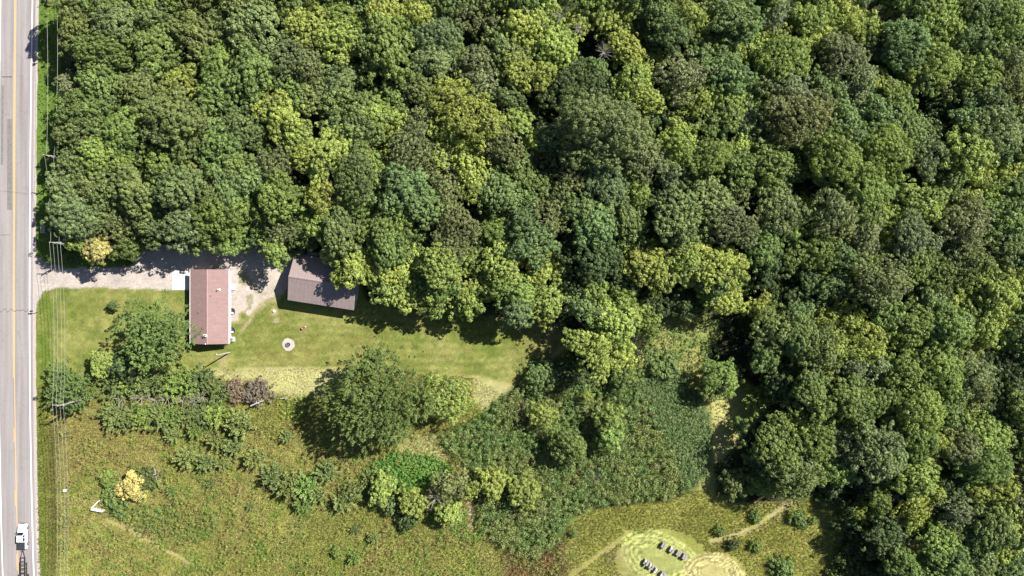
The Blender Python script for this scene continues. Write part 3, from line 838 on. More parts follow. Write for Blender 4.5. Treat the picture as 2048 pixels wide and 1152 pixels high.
t2(742, 722, 24, 'C', 13, 'finger', 'cottonwood_tree', 'pointed green tree top jutting up from the upper edge of the huge lone tree')
t2(895, 800, 50, 'Y', 9, 'fine', 'yellow_leaved_tree', 'round olive yellow tree touching the right side of the huge lone tree')
t2(188, 497, 25, 'A', 9, 'round', 'golden_tree', 'small pale golden tree beside the drive entrance, under the wood edge')
t2(248, 490, 30, 'G', 7, 'smooth', 'green_leaved_tree', 'rounded green tree right beside the pale golden tree at the drive')
t2(548, 503, 27, 'L', 10, 'round', 'green_leaved_tree', 'light green tree overhanging the gravel left of the grey barn')
t2(1445, 757, 37, 'L', 8, 'smooth', 'green_leaved_tree', 'lone light green tree casting a long shadow on the thicket, right of the yellow weeds')
t2(1424, 778, 22, 'G', 6, 'smooth', 'green_leaved_tree', 'green side stem below left of the lone tree at the thicket edge')
t2(1522, 792, 24, 'L', 5, 'finger', 'young_tree', 'bright green young tree at the top right end of the straw coloured strip')
t2(1481, 852, 15, 'G', 4, 'round', 'young_tree', 'small green young tree in the middle of the straw coloured strip right of the thicket')
t2(1087, 825, 24, 'Y', 6.5, 'fine', 'yellow_leaved_tree', 'small olive yellow tree in the thicket, below the tip of the mown lawn')
t2(1176, 793, 11, 'Y', 4.5, 'fine', 'yellow_leaved_tree', 'smallest bright yellow green tree poking out of the thicket')
t2(1222, 842, 27, 'L', 7, 'round', 'green_leaved_tree', 'upper of two light green trees rising from the middle of the thicket')
t2(1222, 876, 24, 'L', 6.5, 'round', 'green_leaved_tree', 'lower of two light green trees rising from the middle of the thicket')
t2(1135, 894, 32, 'G', 7.5, 'smooth', 'green_leaved_tree', 'dense mid green conical tree in the thicket, left of the two light green trees')
t2(1247, 750, 24, 'G', 5, 'smooth', 'green_leaved_tree', 'feathery green shrub below the bright yellow tree at the thicket top', 'shrub')
t2(1085, 760, 34, 'T', 4, 'smooth', 'thicket_shrub', 'blue green shrub mass at the lower right tip of the mown lawn', 'shrub')
t2(1140, 744, 34, 'D', 4, 'round', 'thicket_shrub', 'dark shaded shrub between the lawn tip and the bright yellow tree', 'shrub')
t2(1330, 737, 30, 'T', 3.2, 'round', 'thicket_shrub', 'green shrub at the top edge of the thicket beside the lone tree shadow', 'shrub')
t2(762, 980, 27, 'Y', 5, 'round', 'yellow_leaved_tree', 'leftmost of the yellow green trees along the lower edge of the nettle patch')
t2(822, 1006, 27, 'Y', 5, 'round', 'yellow_leaved_tree', 'yellow green tree between the nettle patch and the bare grey branches')
t2(903, 968, 32, 'R', 7, 'fine', 'pale_tree', 'pale grey green tree with bare grey branches at its left side')
t2(897, 1027, 22, 'Y', 5, 'round', 'yellow_leaved_tree', 'narrow yellow green tree below the pale tree with bare branches')
t2(937, 980, 17, 'Y', 5, 'fine', 'yellow_leaved_tree', 'small thin yellow green tree just right of the pale tree')
t2(981, 967, 30, 'Y', 6, 'round', 'yellow_leaved_tree', 'yellow green tree on the left side of the lower thicket, the left of two')
t2(1050, 985, 31, 'Y', 6, 'round', 'yellow_leaved_tree', 'yellow green tree in the lower thicket, the right of two')
t2(781, 1012, 14, 'T', 3, 'round', 'young_tree', 'small blue green young tree between two yellow green trees below the nettle patch')
t2(812, 1040, 20, 'D', 2.6, 'round', 'low_bush', 'low dark bush in the shade below the yellow green trees', 'bush')
t2(700, 985, 20, 'O', 3, 'fine', 'low_bush', 'olive bush at the left end of the yellow green trees', 'bush')
t2(255, 975, 23, 'A', 4, 'round', 'golden_tree', 'golden yellow tree in the lower left meadow above the white headwall', 'tree')
t2(278, 990, 11, 'A', 2.2, 'fine', 'golden_tree', 'small golden shoot at the lower right of the golden meadow tree', 'shrub')
t2(290, 960, 26, 'O', 2.6, 'finger', 'low_bush', 'spreading olive green bush behind the golden meadow tree', 'bush')
t2(222, 985, 20, 'G', 2.0, 'round', 'low_bush', 'low green bush between the golden meadow tree and the white headwall', 'bush')
t2(215, 958, 16, 'L', 1.8, 'round', 'low_bush', 'low light green bush at the upper left of the golden meadow tree', 'bush')
t2(235, 1012, 20, 'G', 1.8, 'round', 'low_bush', 'low green bush right of the white headwall', 'bush')
for i, x in enumerate((226, 254, 283, 312, 341, 371, 400, 424)):
    t2(x, 766 + (4, -4, 0, -2, 3, -8, -4, 12)[i], 23, 'OLOOLLOO'[i], 3.4, 'finger', 'hedge_shrub',
       ('first', 'second', 'third', 'fourth', 'fifth', 'sixth', 'seventh', 'eighth')[i] + ' shrub from the left in the upper row of the hedge', 'shrub', 'shrubs of the double hedge')
for i, x in enumerate((222, 252, 282, 312, 341, 370, 400, 428)):
    t2(x, 828 + (2, 4, 6, 5, 7, 4, -2, -2)[i], 21, 'OOLOLOOL'[i], 3.2, 'finger', 'hedge_shrub',
       ('first', 'second', 'third', 'fourth', 'fifth', 'sixth', 'seventh', 'eighth')[i] + ' shrub from the left in the lower row of the hedge', 'shrub', 'shrubs of the double hedge')
t2(465, 783, 24, 'P', 2.6, 'fine', 'brown_shrub', 'withered purplish brown shrub at the right end of the hedge', 'shrub')
t2(512, 786, 27, 'P', 2.8, 'fine', 'brown_shrub', 'brown and green shrub with a bleached branch lying across it', 'shrub')

# feathery junipers dotted over the lower meadow
JUN = [(481, 846, 30, 'large juniper just below the brown shrub'), (346, 869, 18, 'leftmost juniper below the hedge'), (391, 861, 19, 'juniper directly below the right part of the hedge'),
       (376, 914, 25, 'juniper at the left end of the middle cluster'), (434, 880, 22, 'upper left juniper of the middle cluster'), (467, 891, 23, 'pale juniper at the right of the middle cluster'),
       (412, 927, 19, 'lowest juniper of the middle cluster'), (445, 926, 18, 'greyer juniper at the lower right of the middle cluster'), (511, 916, 24, 'juniper between the middle cluster and the long clump'),
       (545, 955, 26, 'upper left juniper of the long clump'), (578, 972, 28, 'second juniper of the long clump'), (612, 972, 30, 'broad juniper in the middle of the long clump'),
       (606, 1008, 20, 'juniper hanging below the long clump'), (636, 990, 20, 'right end juniper of the long clump'), (572, 874, 14, 'small juniper by the shadow of the huge lone tree'),
       (423, 966, 12, 'small juniper below the middle cluster'), (345, 982, 12, 'small juniper right of the golden meadow tree'), (652, 945, 24, 'juniper at the lower tip of the huge tree shadow'),
       (684, 1002, 24, 'juniper left of the yellow green trees'), (709, 1060, 11, 'small juniper on the open meadow, upper left of two'), (747, 1074, 13, 'small juniper on the open meadow, lower right of two'),
       (709, 1117, 14, 'juniper near the bottom edge left of centre'), (500, 1013, 9, 'tiny juniper left below the long clump'), (738, 960, 18, 'juniper at the left of the nettle patch')]
for x, y, r, l in JUN:
    t2(x, y, r, random.choice('JJJG'), 1.1 + r * .07, 'spiky', 'juniper_shrub', 'feathery ' + l, 'shrub', 'junipers on the lower meadow')
for x, y, r, c, l in ((1512, 1035, 11, 'G', 'small round bush just above the two-track trail'), (1598, 1040, 17, 'G', 'round dark green bush right of the two-track trail'),
                      (1627, 1043, 8, 'L', 'tiny bush to the right of the round dark green bush'), (1440, 1063, 10, 'G', 'dark bush above the left end of the two-track trail'),
                      (1466, 1089, 12, 'D', 'very dark round bush below the two-track trail'), (1513, 1093, 12, 'L', 'pale round bush below the two-track trail'),
                      (1567, 1137, 21, 'G', 'largest bush of the lower right field, by the bottom edge'), (1148, 1068, 7, 'G', 'tiny bush on the lower field left of the beehives'),
                      (672, 1107, 9, 'L', 'small leafy bush at the bottom left of the small junipers')):
    t2(x, y, r, c, 1 + r * .06, 'round', 'field_bush', l, 'bush', 'bushes dotted over the field')

# ------------------------------------------------------------------ words for the trees of the wood
COLS = [(330, "by the road"), (560, "above red-roofed house"), (800, "above grey barn"), (1050, "above mown lawn"), (1300, "above the thicket"),
        (1550, "right of lawn"), (1800, "right of centre"), (2100, "at right edge")]
ROWS = [(130, "at top edge"), (260, "in upper wood"), (390, "in mid wood"), (520, "in lower wood"), (680, "level with barn"), (860, "below barn level"), (1200, "near the bottom")]
def region(px, py):
    c = next(n for lim, n in COLS if px < lim); r = next(n for lim, n in ROWS if py < lim)
    if py < 0: r = 'cut by top edge'
    elif py > 1160: r = 'cut by bottom edge'
    if px > 2062: r, c = 'cut by right edge', ('in upper corner' if py < 200 else 'in upper half' if py < 560 else 'in lower half' if py < 960 else 'in lower corner')
    return r + " " + c
ORD = ("first", "second", "third", "fourth", "fifth", "sixth", "seventh", "eighth", "ninth", "tenth", "eleventh", "twelfth", "thirteenth", "fourteenth")
NUM = ("", "one", "two", "three", "four", "five", "six", "seven", "eight", "nine", "ten", "eleven", "twelve", "thirteen", "fourteen")
groups = {}
for i, t in enumerate(TREE_LIST[:N_WOOD]):
    size = "small" if t['r'] < 25 else ("broad" if t['r'] > 39 else "middling")
    k = (size, CLS[t['c']][1], region(t['px'], t['py']))
    groups.setdefault(k, []).append(t)
for (size, cw, reg), ts in groups.items():
    n = len(ts)
    xs = [t['px'] for t in ts]; ysp = [t['py'] for t in ts]
    horiz = (max(xs) - min(xs)) >= (max(ysp) - min(ysp))
    ts.sort(key=lambda t: t['px'] if horiz else t['py'])
    for j, t in enumerate(ts):
        if n == 1: tail = ""
        elif n == 2: tail = (", left of two" if j == 0 else ", right of two") if horiz else (", upper of two" if j == 0 else ", lower of two")
        else: tail = f", {ORD[j]} of {NUM[n]} from {'left' if horiz else 'top'}"
        t['label'] = f"{size} {cw} tree {reg}{tail}"
        t['name'] = {'O': 'olive_leaved_tree', 'R': 'olive_leaved_tree', 'Y': 'yellow_leaved_tree', 'A': 'golden_tree', 'S': 'grey_leaved_tree', 'B': 'grey_leaved_tree',
                     'D': 'dark_shade_toned_tree', 'C': 'green_leaved_tree', 'G': 'green_leaved_tree', 'L': 'green_leaved_tree', 'T': 'green_leaved_tree'}[t['c']]
        t['group'] = "trees of the wood"

SPIKY = [make_spiky("foliage", 2.4, 900 + i) for i in range(4)]
SHORT = {R: make_trunk("stem", 1.6, R * .8, int(R * 31)) for R in SIZES}
rr = random.Random(21)
for i, t in enumerate(TREE_LIST):
    px, py, r, c = t['px'], t['py'], t['r'], t['c']
    base, _, styles = CLS[c]
    wood = i < N_WOOD
    if t['h'] is None:
        h = 6.2 + .20 * r
        h *= rr.uniform(.86, 1.12)
        if c == 'D': h *= .8
        if c == 'Y' and r < 24: h *= .95
        if py > 560 and px < 1130: h *= .85
        if 1460 < px < 1535 and 915 < py < 975: h = 5
        if 1655 < px < 1765 and py > 960: h = 4.2
        if 1500 < px < 1720 and 850 < py < 960: h *= .85
        if 1200 < px < 1600 and 560 < py < 740: h *= .76
        if 240 < px < 620 and 395 < py < 520: h *= .82
        if px < 240: h *= 1.02 if py < 380 else .85
    else: h = t['h']
    st = t['style'] or rr.choice(styles)
    Rm = r * S * (1 - .8 * h / H) * (1.1 if i < N_WOOD else 1.05)
    if st == 'spiky':
        me = rr.choice(SPIKY); sc = Rm / 2.4 * 1.12
        p = at(px, py, h * .4); z0 = 0; tr = None
    else:
        R0 = min((s for s in SIZES if (st, s) in CROWN), key=lambda s: abs(math.log(s / Rm)))
        me = rr.choice(CROWN[st, R0]); sc = Rm / R0
        zc = h - R0 * .62 * sc
        p = at(px, py, zc + R0 * .3 * sc)
    e = empty(t['name'], t['label'], t['cat'], (p.x, p.y, 0), rr.uniform(0, 6.283), t['group'])
    cr = link('foliage' if st == 'spiky' else 'crown', me, e)
    v = rr.uniform(.84, 1.18) * (1.15 if st == 'finger' else 1.3 if st == 'spiky' else 1); hu = rr.uniform(-.07, .07)
    cr.color = (base[0] * v * (1 + hu), base[1] * v, base[2] * v * (1 - hu), 1)
    if st == 'spiky':
        cr.scale = (sc, sc, sc * rr.uniform(1.3, 1.6))
        tm = link('stem', SHORT[2.4], e); tm.scale = (sc * .45, sc * .45, .5)
    else:
        cr.location = (0, 0, zc)
        q_ = rr.uniform(.86, 1.16); cr.scale = (sc * q_, sc * (2.04 - q_) , sc)
        if t['h'] is not None and h < 4:
            tm = link('stem', SHORT[R0], e); tm.scale = (sc, sc, max(.3, zc / 1.6))
        else:
            tm = link('trunk', TRUNK[R0], e); th = 5.0 + R0 * 1.35
            tm.scale = (sc, sc, (zc + R0 * .2 * sc) / th * 1.05)

for t in TREE_LIST:
    if not 4 <= len(t['label'].split()) <= 16: print("LONG LABEL", len(t['label'].split()), t['label'])
# ------------------------------------------------------------------ uncountable low growth
def scatter(name, px, py, size, colour, leaves, leaf, rcf=.5, zf=.35, seed=1, flat=.8, slim=.5):
    r = np.random.default_rng(seed); n = len(px)
    size = np.broadcast_to(size, (n,)).astype(float)
    C = np.stack([(px - W / 2) * S, -(py - HT / 2) * S, size * zf], 1)
    Nn = unit(np.array([0, 0, 1.]) + r.normal(size=(n, 3)) * .25)
    V, F, T = leaf_cloud(C, Nn, size * rcf, leaves, leaf, r, 0, slim)
    V[:, 2] = np.maximum(V[:, 2] * flat, .02)
    per = leaves * 4
    cc = np.repeat(colour * (.8 + .4 * r.random((n, 1))), per, 0) * (.85 + .3 * np.repeat(r.random((n * leaves, 1)), 4, 0))
    o = link(name, np_mesh(name, V, F, [M_STUFF], col=cc))
    return tag(o, kind="stuff")

def inside_pts(poly, spacing, r, margin=0):
    P = np.asarray(poly, float); x0, y0 = P.min(0); x1, y1 = P.max(0)
    X, Y = np.meshgrid(np.arange(x0, x1, spacing), np.arange(y0, y1, spacing))
    X = X.ravel() + r.uniform(-.5, .5, X.size) * spacing; Y = Y.ravel() + r.uniform(-.5, .5, Y.size) * spacing
    k = (sdist(X, Y, poly) > margin) & (X > -30) & (X < 2080) & (Y > -30) & (Y < 1182)
    return X[k], Y[k]
r5 = np.random.default_rng(55)
def tones(x, y, a, b, s, r=None):
    t = sstep(.35, .65, fbm(x, y, s))[:, None]
    return np.array(a) * (1 - t) + np.array(b) * t

# undergrowth of the wood
x, y = inside_pts(FOREST, 21, r5, 3)
k = (x > 128) | (y > 470); x, y = x[k], y[k]
scatter('undergrowth', x, y, r5.uniform(1.4, 3.2, len(x)), tones(x, y, (.04, .07, .02), (.06, .1, .025), 60), 30, .34, .75, .5, 11)
# thicket of canes right of the lone tree
x, y = inside_pts(THICKET, 9.2, r5, 2)
sm = sdist(x, y, SMOOTH)
k = sm < 2; x, y = x[k], y[k]
n1 = fbm(x, y, 38)
c = tones(x, y, (.115, .185, .055), (.17, .2, .062), 46)
c[fbm(x + 99, y, 30) > .72] = (.14, .14, .06)
scatter('thicket', x, y, r5.uniform(1.1, 1.9, len(x)) * (.8 + .5 * n1), c, 56, .21, .52, .75, 12, 1.0)
x, y = inside_pts(SMOOTH, 4.6, r5, -3)
scatter('cane_bed', x, y, r5.uniform(.8, 1.05, len(x)), tones(x, y, (.115, .19, .065), (.14, .2, .075), 30), 22, .17, .55, 1.3, 13, 1.0)
# yellow weeds above the thicket
x, y = inside_pts(WEEDY, 8.5, r5, -6)
scatter('tall_weeds', x, y, r5.uniform(.9, 1.9, len(x)), tones(x, y, (.24, .265, .085), (.14, .215, .055), 22), 36, .22, .52, .6, 14)
# bright nettles
x, y = inside_pts(FIELD_GREEN, 5, r5, -3)
scatter('nettles', x, y, r5.uniform(.6, .95, len(x)), tones(x, y, (.105, .225, .045), (.14, .24, .05), 20), 18, .2, .6, .6, 15)
NET2 = [(905, 1015), (928, 1020), (936, 1070), (975, 1060), (955, 1085), (905, 1070), (895, 1040)]
x, y = inside_pts(NET2, 6, r5, -2)
scatter('nettles', x, y, r5.uniform(.6, 1.0, len(x)), tones(x, y, (.105, .225, .045), (.14, .24, .05), 20), 18, .2, .6, .6, 16)
# bright growth right of the brown shrub and round the thicket margin
x, y = inside_pts([(560, 795), (620, 785), (640, 815), (600, 850), (555, 830)], 9, r5, -3)
scatter('tall_weeds', x, y, r5.uniform(.5, 1.0, len(x)), tones(x, y, (.24, .29, .05), (.15, .23, .045), 20), 20, .2, .6, .5, 17)
x, y = inside_pts([(900, 865), (960, 830), (1005, 790), (1030, 800), (980, 860), (930, 900), (890, 890)], 7.5, r5, -2)
scatter('tall_weeds', x, y, r5.uniform(.7, 1.2, len(x)), tones(x, y, (.085, .19, .04), (.12, .21, .045), 25), 24, .2, .6, .6, 18)
# rusty goldenrod and green weeds of the left meadow
G1 = [(235, 1010), (300, 1005), (380, 1000), (440, 1030), (430, 1075), (370, 1085), (290, 1060), (225, 1030)]
x, y = inside_pts(G1, 7.5, r5, 0)
c = tones(x, y, (.115, .18, .045), (.21, .185, .055), 40)
scatter('goldenrod', x, y, r5.uniform(.7, 1.25, len(x)), c, 26, .17, .5, .85, 19, 1.0)
x, y = inside_pts([(1010, 1100), (1075, 1112), (1130, 1075), (1138, 1160), (1000, 1160)], 9, r5, 0)
scatter('sumac', x, y, r5.uniform(.6, 1.2, len(x)), tones(x, y, (.22, .12, .065), (.15, .17, .05), 26), 22, .18, .55, .6, 20)
MEADOW = [(76, 772), (180, 768), (300, 748), (350, 742), (690, 735), (950, 755), (1010, 790), (1120, 1060), (1200, 1012), (1400, 980), (1480, 1012), (1640, 985), (1690, 990), (1672, 1130), (1690, 1200), (76, 1200)]
def field_mask(x, y):
    k = (sdist(x, y, THICKET) < 0) & (sdist(x, y, FOREST) < 4) & (sdist(x, y, LAWN) < -2)
    for line, w in (([(215, 1040), (262, 1062), (330, 1100), (385, 1128)], 4), ([(1420, 1082), (1470, 1072), (1510, 1052), (1582, 1004)], 5), ([(1130, 1160), (1262, 1062)], 5), ([(1252, 1062), (1380, 1160)], 5)):
        k &= ldist(x, y, line) > w
    k &= (np.hypot((x - 1322) / 92, (y - 1120) / 62) > 1) & (np.hypot((x - 1430) / 62, (y - 1150) / 46) > 1)
    return k
x, y = inside_pts([(76, 850), (1120, 850), (1120, 1190), (76, 1190)], 8.5, r5)
k = field_mask(x, y) & (fbm(x + 333, y + 77, 26) > .46) & ((x > 330) | (y > 960) | (fbm(x, y, 60) > .6)) & (x > 120); x, y = x[k], y[k]
c = tones(x, y, (.13, .21, .045), (.22, .24, .055), 50); c[fbm(x + 5, y + 40, 30) > .63] = (.2, .16, .06)
scatter('meadow_weeds', x, y, r5.uniform(.5, 1.15, len(x)), c, 20, .17, .5, .75, 21, 1.0)
x, y = inside_pts(NE_GRASS, 7, r5, -4)
scatter('tall_weeds', x, y, r5.uniform(.4, .8, len(x)), tones(x, y, (.34, .34, .15), (.23, .28, .09), 24), 14, .17, .6, .5, 22)
x, y = inside_pts([(60, -60), (124, -60), (124, 140), (128, 440), (110, 520), (76, 510)], 7, r5)
k = x > right_line(300) + 17; x, y = x[k], y[k]
scatter('verge_plants', x, y, r5.uniform(.3, .6, len(x)), tones(x, y, (.09, .16, .022), (.13, .18, .03), 30), 10, .16, .6, .4, 23)

def blades(name, px, py, hgt, colour, n, wid, seed, lean=(.35, -.2), spread=.6):
    r = np.random.default_rng(seed); m = len(px)
    B = np.stack([(px - W / 2) * S, -(py - HT / 2) * S, np.zeros(m)], 1)
    hh = (np.broadcast_to(hgt, (m,)) * r.uniform(.7, 1.3, m))[:, None, None]
    a = r.uniform(0, 6.283, (m, n, 1)); sp = r.uniform(.15, 1, (m, n, 1)) * spread
    ox = r.normal(size=(m, n, 3)) * .09; ox[..., 2] = 0
    root = B[:, None, :] + ox
    tip = root + np.concatenate([(np.cos(a) * sp + lean[0]) * hh, (np.sin(a) * sp + lean[1]) * hh, hh * r.uniform(.6, 1, (m, n, 1))], 2)
    w = np.concatenate([-np.sin(a), np.cos(a), 0 * a], 2) * wid
    V = np.stack([root - w, root + w, tip], 2).reshape(-1, 3); F = np.arange(len(V)).reshape(-1, 3)
    cc = np.repeat(colour * (.75 + .5 * r.random((m, 1))), n * 3, 0)
    return tag(link(name, np_mesh(name, V, F, [M_STUFF], col=cc)), kind="stuff")
x, y = inside_pts(MEADOW, 3.6, r5)
k = field_mask(x, y); x, y = x[k], y[k]
fc = field_colour(x, y)
tall = np.where((sdist(x, y, STRAW1) > 0) | (sdist(x, y, STRAW2) > 0), .22, .3 + .6 * fbm(x + 9, y + 3, 10, 2))
blades('meadow_grass', x, y, tall, fc * 1.55 * (.6 + .9 * fbm(x + 9, y + 3, 10, 2)[:, None]), 8, .065, 31, lean=(.55, .3), spread=.9)
x, y = inside_pts(LAWN, 4.2, r5, 2)
k = (sdist(x, y, DRIVE) < -3) & (np.hypot(x - 577, y - 689) > 14); x, y = x[k], y[k]
blades('lawn_grass', x, y, .1, lawn_colour(x, y) * (.95 + .6 * r5.random((len(x), 1))), 5, .05, 32, spread=1.2)

# cut grass lying in swaths round the hives
x, y = inside_pts([(1215, 1055), (1420, 1055), (1500, 1100), (1500, 1190), (1215, 1190)], 2.7, r5)
k = ((np.hypot((x - 1322) / 96, (y - 1120) / 62) < 1) | (np.hypot((x - 1430) / 62, (y - 1150) / 46) < 1)); x, y = x[k], y[k]
fc = field_colour(x, y)
blades('cut_grass', x, y, .1, fc * 1.2, 3, .035, 33, lean=(0, 0), spread=1.5)
# ------------------------------------------------------------------ house
def roof_material(name, c, course, axis, amt=.12, metal=0, rough=.8, streak=.12):
    m = bpy.data.materials.new(name)
    nt, N, L, b = nodes_of(m)
    tc = N.new("ShaderNodeTexCoord")
    br = N.new("ShaderNodeTexNoise"); br.inputs["Scale"].default_value = 1.4; br.inputs["Detail"].default_value = 8; br.inputs["Roughness"].default_value = .7
    L.new(tc.outputs["Object"], br.inputs["Vector"])
    mp = N.new("ShaderNodeMapping"); mp.inputs["Scale"].default_value = (.25, 2.2, 1) if axis == 'x' else (2.2, .25, 1)
    L.new(tc.outputs["Object"], mp.inputs[0])
    st = N.new("ShaderNodeTexNoise"); st.inputs["Scale"].default_value = 1.0; st.inputs["Detail"].default_value = 4
    L.new(mp.outputs[0], st.inputs["Vector"])
    wv = N.new("ShaderNodeTexWave"); wv.bands_direction = 'X' if axis == 'x' else 'Y'; wv.inputs["Scale"].default_value = course; wv.inputs["Distortion"].default_value = .4
    L.new(tc.outputs["Object"], wv.inputs["Vector"])
    a = N.new("ShaderNodeMath"); a.operation = 'MULTIPLY_ADD'; a.inputs[1].default_value = amt; a.inputs[2].default_value = 1 - amt / 2
    L.new(wv.outputs["Fac"], a.inputs[0])
    r1 = N.new("ShaderNodeMapRange"); r1.inputs[1].default_value = .3; r1.inputs[2].default_value = .7; r1.inputs[3].default_value = 1 - streak; r1.inputs[4].default_value = 1 + streak
    L.new(st.outputs["Fac"], r1.inputs[0])
    r2 = N.new("ShaderNodeMapRange"); r2.inputs[1].default_value = .3; r2.inputs[2].default_value = .7; r2.inputs[3].default_value = .9; r2.inputs[4].default_value = 1.12
    L.new(br.outputs["Fac"], r2.inputs[0])
    m1 = N.new("ShaderNodeMath"); m1.operation = 'MULTIPLY'; L.new(a.outputs[0], m1.inputs[0]); L.new(r1.outputs[0], m1.inputs[1])
    m2 = N.new("ShaderNodeMath"); m2.operation = 'MULTIPLY'; L.new(m1.outputs[0], m2.inputs[0]); L.new(r2.outputs[0], m2.inputs[1])
    sc = N.new("ShaderNodeVectorMath"); sc.operation = 'SCALE'; sc.inputs[0].default_value = c
    L.new(m2.outputs[0], sc.inputs["Scale"]); L.new(sc.outputs[0], b.inputs["Base Color"])
    b.inputs["Roughness"].default_value = rough; b.inputs["Metallic"].default_value = metal
    bp = N.new("ShaderNodeBump"); bp.inputs["Strength"].default_value = .4; bp.inputs["Distance"].default_value = .02
    L.new(wv.outputs["Fac"], bp.inputs["Height"]); L.new(bp.outputs[0], b.inputs["Normal"])
    return m

M_SHINGLE = roof_material("red_shingles", (.2, .128, .122), 2.4, 'x', .06, streak=.07)
M_SIDING = plain("pale_siding", (.5, .5, .5), .7, 0, .06)
M_GLASS = plain("window_glass", (.03, .035, .045), .12, 0, .05)

def gable(e, Lx, Ly, eave, ridge, over_x, over_g, wall_mat, roof_mat, axis_y=True, th=.14, inset=0):
    """walls plus two roof slabs, ridge along local Y, e at the centre"""
    wx, wy = Lx / 2 - over_x, Ly / 2 - over_g
    slope = (ridge - eave) / (Lx / 2)
    zt = eave + slope * over_x - .05
    b = MB()
    b.add([(-wx, -wy, 0), (wx, -wy, 0), (wx, wy, 0), (-wx, wy, 0), (-wx, -wy, zt), (wx, -wy, zt), (wx, wy, zt), (-wx, wy, zt), (0, -wy, ridge - .1), (0, wy, ridge - .1)],
          [(0, 1, 5, 8, 4), (2, 3, 7, 9, 6), (1, 2, 6, 5), (3, 0, 4, 7)])
    b.build('wall', wall_mat, e)
    for s in (-1, 1):
        x0, x1 = s * .02, s * Lx / 2
        z0, z1 = ridge, eave
        y = Ly / 2
        vs = [(x0, -y, z0), (x1, -y, z1), (x1, y, z1), (x0, y, z0), (x0, -y, z0 - th), (x1, -y, z1 - th), (x1, y, z1 - th), (x0, y, z0 - th)]
        fs = [(0, 1, 2, 3), (7, 6, 5, 4), (0, 4, 5, 1), (1, 5, 6, 2), (2, 6, 7, 3), (3, 7, 4, 0)]
        if s < 0: fs = [f[::-1] for f in fs]
        # subdivide along the ridge so shading stays clean
        MB().add(vs, fs).build('roof', roof_mat, e)

hx = (at(391, 0).x + at(466.6, 0).x) / 2
hy = (at(0, 539.6).y + at(0, 686).y) / 2
HL, HWid, HE, HR = 146.4 * S, 75.6 * S, 2.6, 3.85
house = empty('house', 'red-brown roofed ranch house with white gutters at the end of the drive', 'house', (hx, hy, 0))
gable(house, HWid, HL, HE, HR, .45, .3, M_SIDING, M_SHINGLE)
b = MB()
b.tube([(0, -HL / 2, HR + .0), (0, HL / 2, HR + .0)], .1, 6)
b.build('ridge_cap', roof_material("ridge_shingles", (.3, .2, .185), 3, 'y', .2), house)
for s in (-1, 1):
    x = s * (HWid / 2 + .07)
    b = MB()
    b.loft([[(x - .07 * s, y, HE - .02), (x + .07 * s, y, HE - .02), (x + .07 * s, y, HE - .13), (x - .07 * s, y, HE - .13)] for y in (-HL / 2, HL / 2)])
    b.build('gutter', M_WHITE, house)
    MB().tube([(x, -HL / 2 + .2, HE - .13), (x - s * .38, -HL / 2 + .2, HE - .5), (x - s * .42, -HL / 2 + .2, .2)], .045, 6).build('downpipe', M_WHITE, house)
    for s2 in (-1, 1):
        y = s2 * (HL / 2 + .012)
        MB().add([(0, y, HR - .02), (s * HWid / 2, y, HE - .02), (s * HWid / 2, y, HE - .2), (0, y, HR - .2)], [(0, 1, 2, 3)]).build('barge_board', M_WHITE, house)
def on_roof(px, py):
    """roof point seen at a photograph pixel"""
    h = 3.6
    for _ in range(6):
        p = at(px, py, h); h = HR - abs(p.x - hx) / (HWid / 2) * (HR - HE)
    return Vector((p.x - hx, p.y - hy, h))
p = on_roof(412, 671); b = MB().box((p.x, p.y, p.z + .2), (.62, .45, .6)).box((p.x, p.y, p.z + .53), (.72, .55, .06))
chim = b.build('chimney', M_WHITE, house)
MB().box((p.x, p.y, p.z + .6), (.4, .25, .07)).build('flue_opening', M_DARK, chim)
p = on_roof(439, 579); b = MB().tube([p + Vector((0, 0, -.1)), p + Vector((0, 0, .85))], .1, 10); b.tube([p + Vector((0, 0, .85)), p + Vector((0, 0, 1.0))], [.17, .1], 10)
b.box((p.x, p.y, p.z), (.5, .45, .06)).build('flue_pipe', M_WHITE, house)
for q in ((397, 626), (422, 592)):
    p = on_roof(*q); MB().tube([p + Vector((0, 0, -.1)), p + Vector((0, 0, .32))], [.06, .06], 8).build('vent_pipe', M_DARK, house)
p = on_roof(411, 687.5); MB().lathe([(0, .18), (.12, .12), (.15, 0), (.12, -.1)], (p.x, p.y - .05, p.z + .05), 10).build('roof_lamp', M_WHITE, house)
wx = HWid / 2 - .45
for y, wd in ((HL * .32, 1.5), (HL * -.02, 1.2), (-HL * .16, 1.2), (-HL * .36, 1.5)):
    f = MB().box((wx + .02, y, 1.55), (.07, wd + .16, 1.25)).build('window', M_WHITE, house)
    MB().box((wx + .045, y - wd / 4, 1.55), (.04, wd / 2 - .05, 1.1)).build('pane', M_GLASS, f)
    MB().box((wx + .045, y + wd / 4, 1.55), (.04, wd / 2 - .05, 1.1)).build('pane', M_GLASS, f)
for y in (HL * .3, HL * .05, -HL * .3):
    f = MB().box((-wx - .02, y, 1.5), (.07, 1.76, 1.3)).build('window', M_WHITE, house)
    MB().box((-wx - .045, y, 1.5), (.04, 1.6, 1.14)).build('pane', M_GLASS, f)
yd = at(0, 575).y - hy
d = MB().box((wx + .02, yd, 1.25), (.07, 1.0, 2.1)).build('door', plain("door_paint", (.6, .58, .55), .5), house)
MB().tube([(wx + .05, yd + .38, 1.2), (wx + .11, yd + .38, 1.2)], .035, 6).build('handle', M_STEEL, d)
q = at(463.5, 574.5)
b = MB().box((q.x - hx, yd, .15), (1.5, 1.25, .3)).box((q.x - hx + .85, yd, .07), (.35, 1.25, .15)); b.build('door_step', M_CONC, house, bevel=.01)
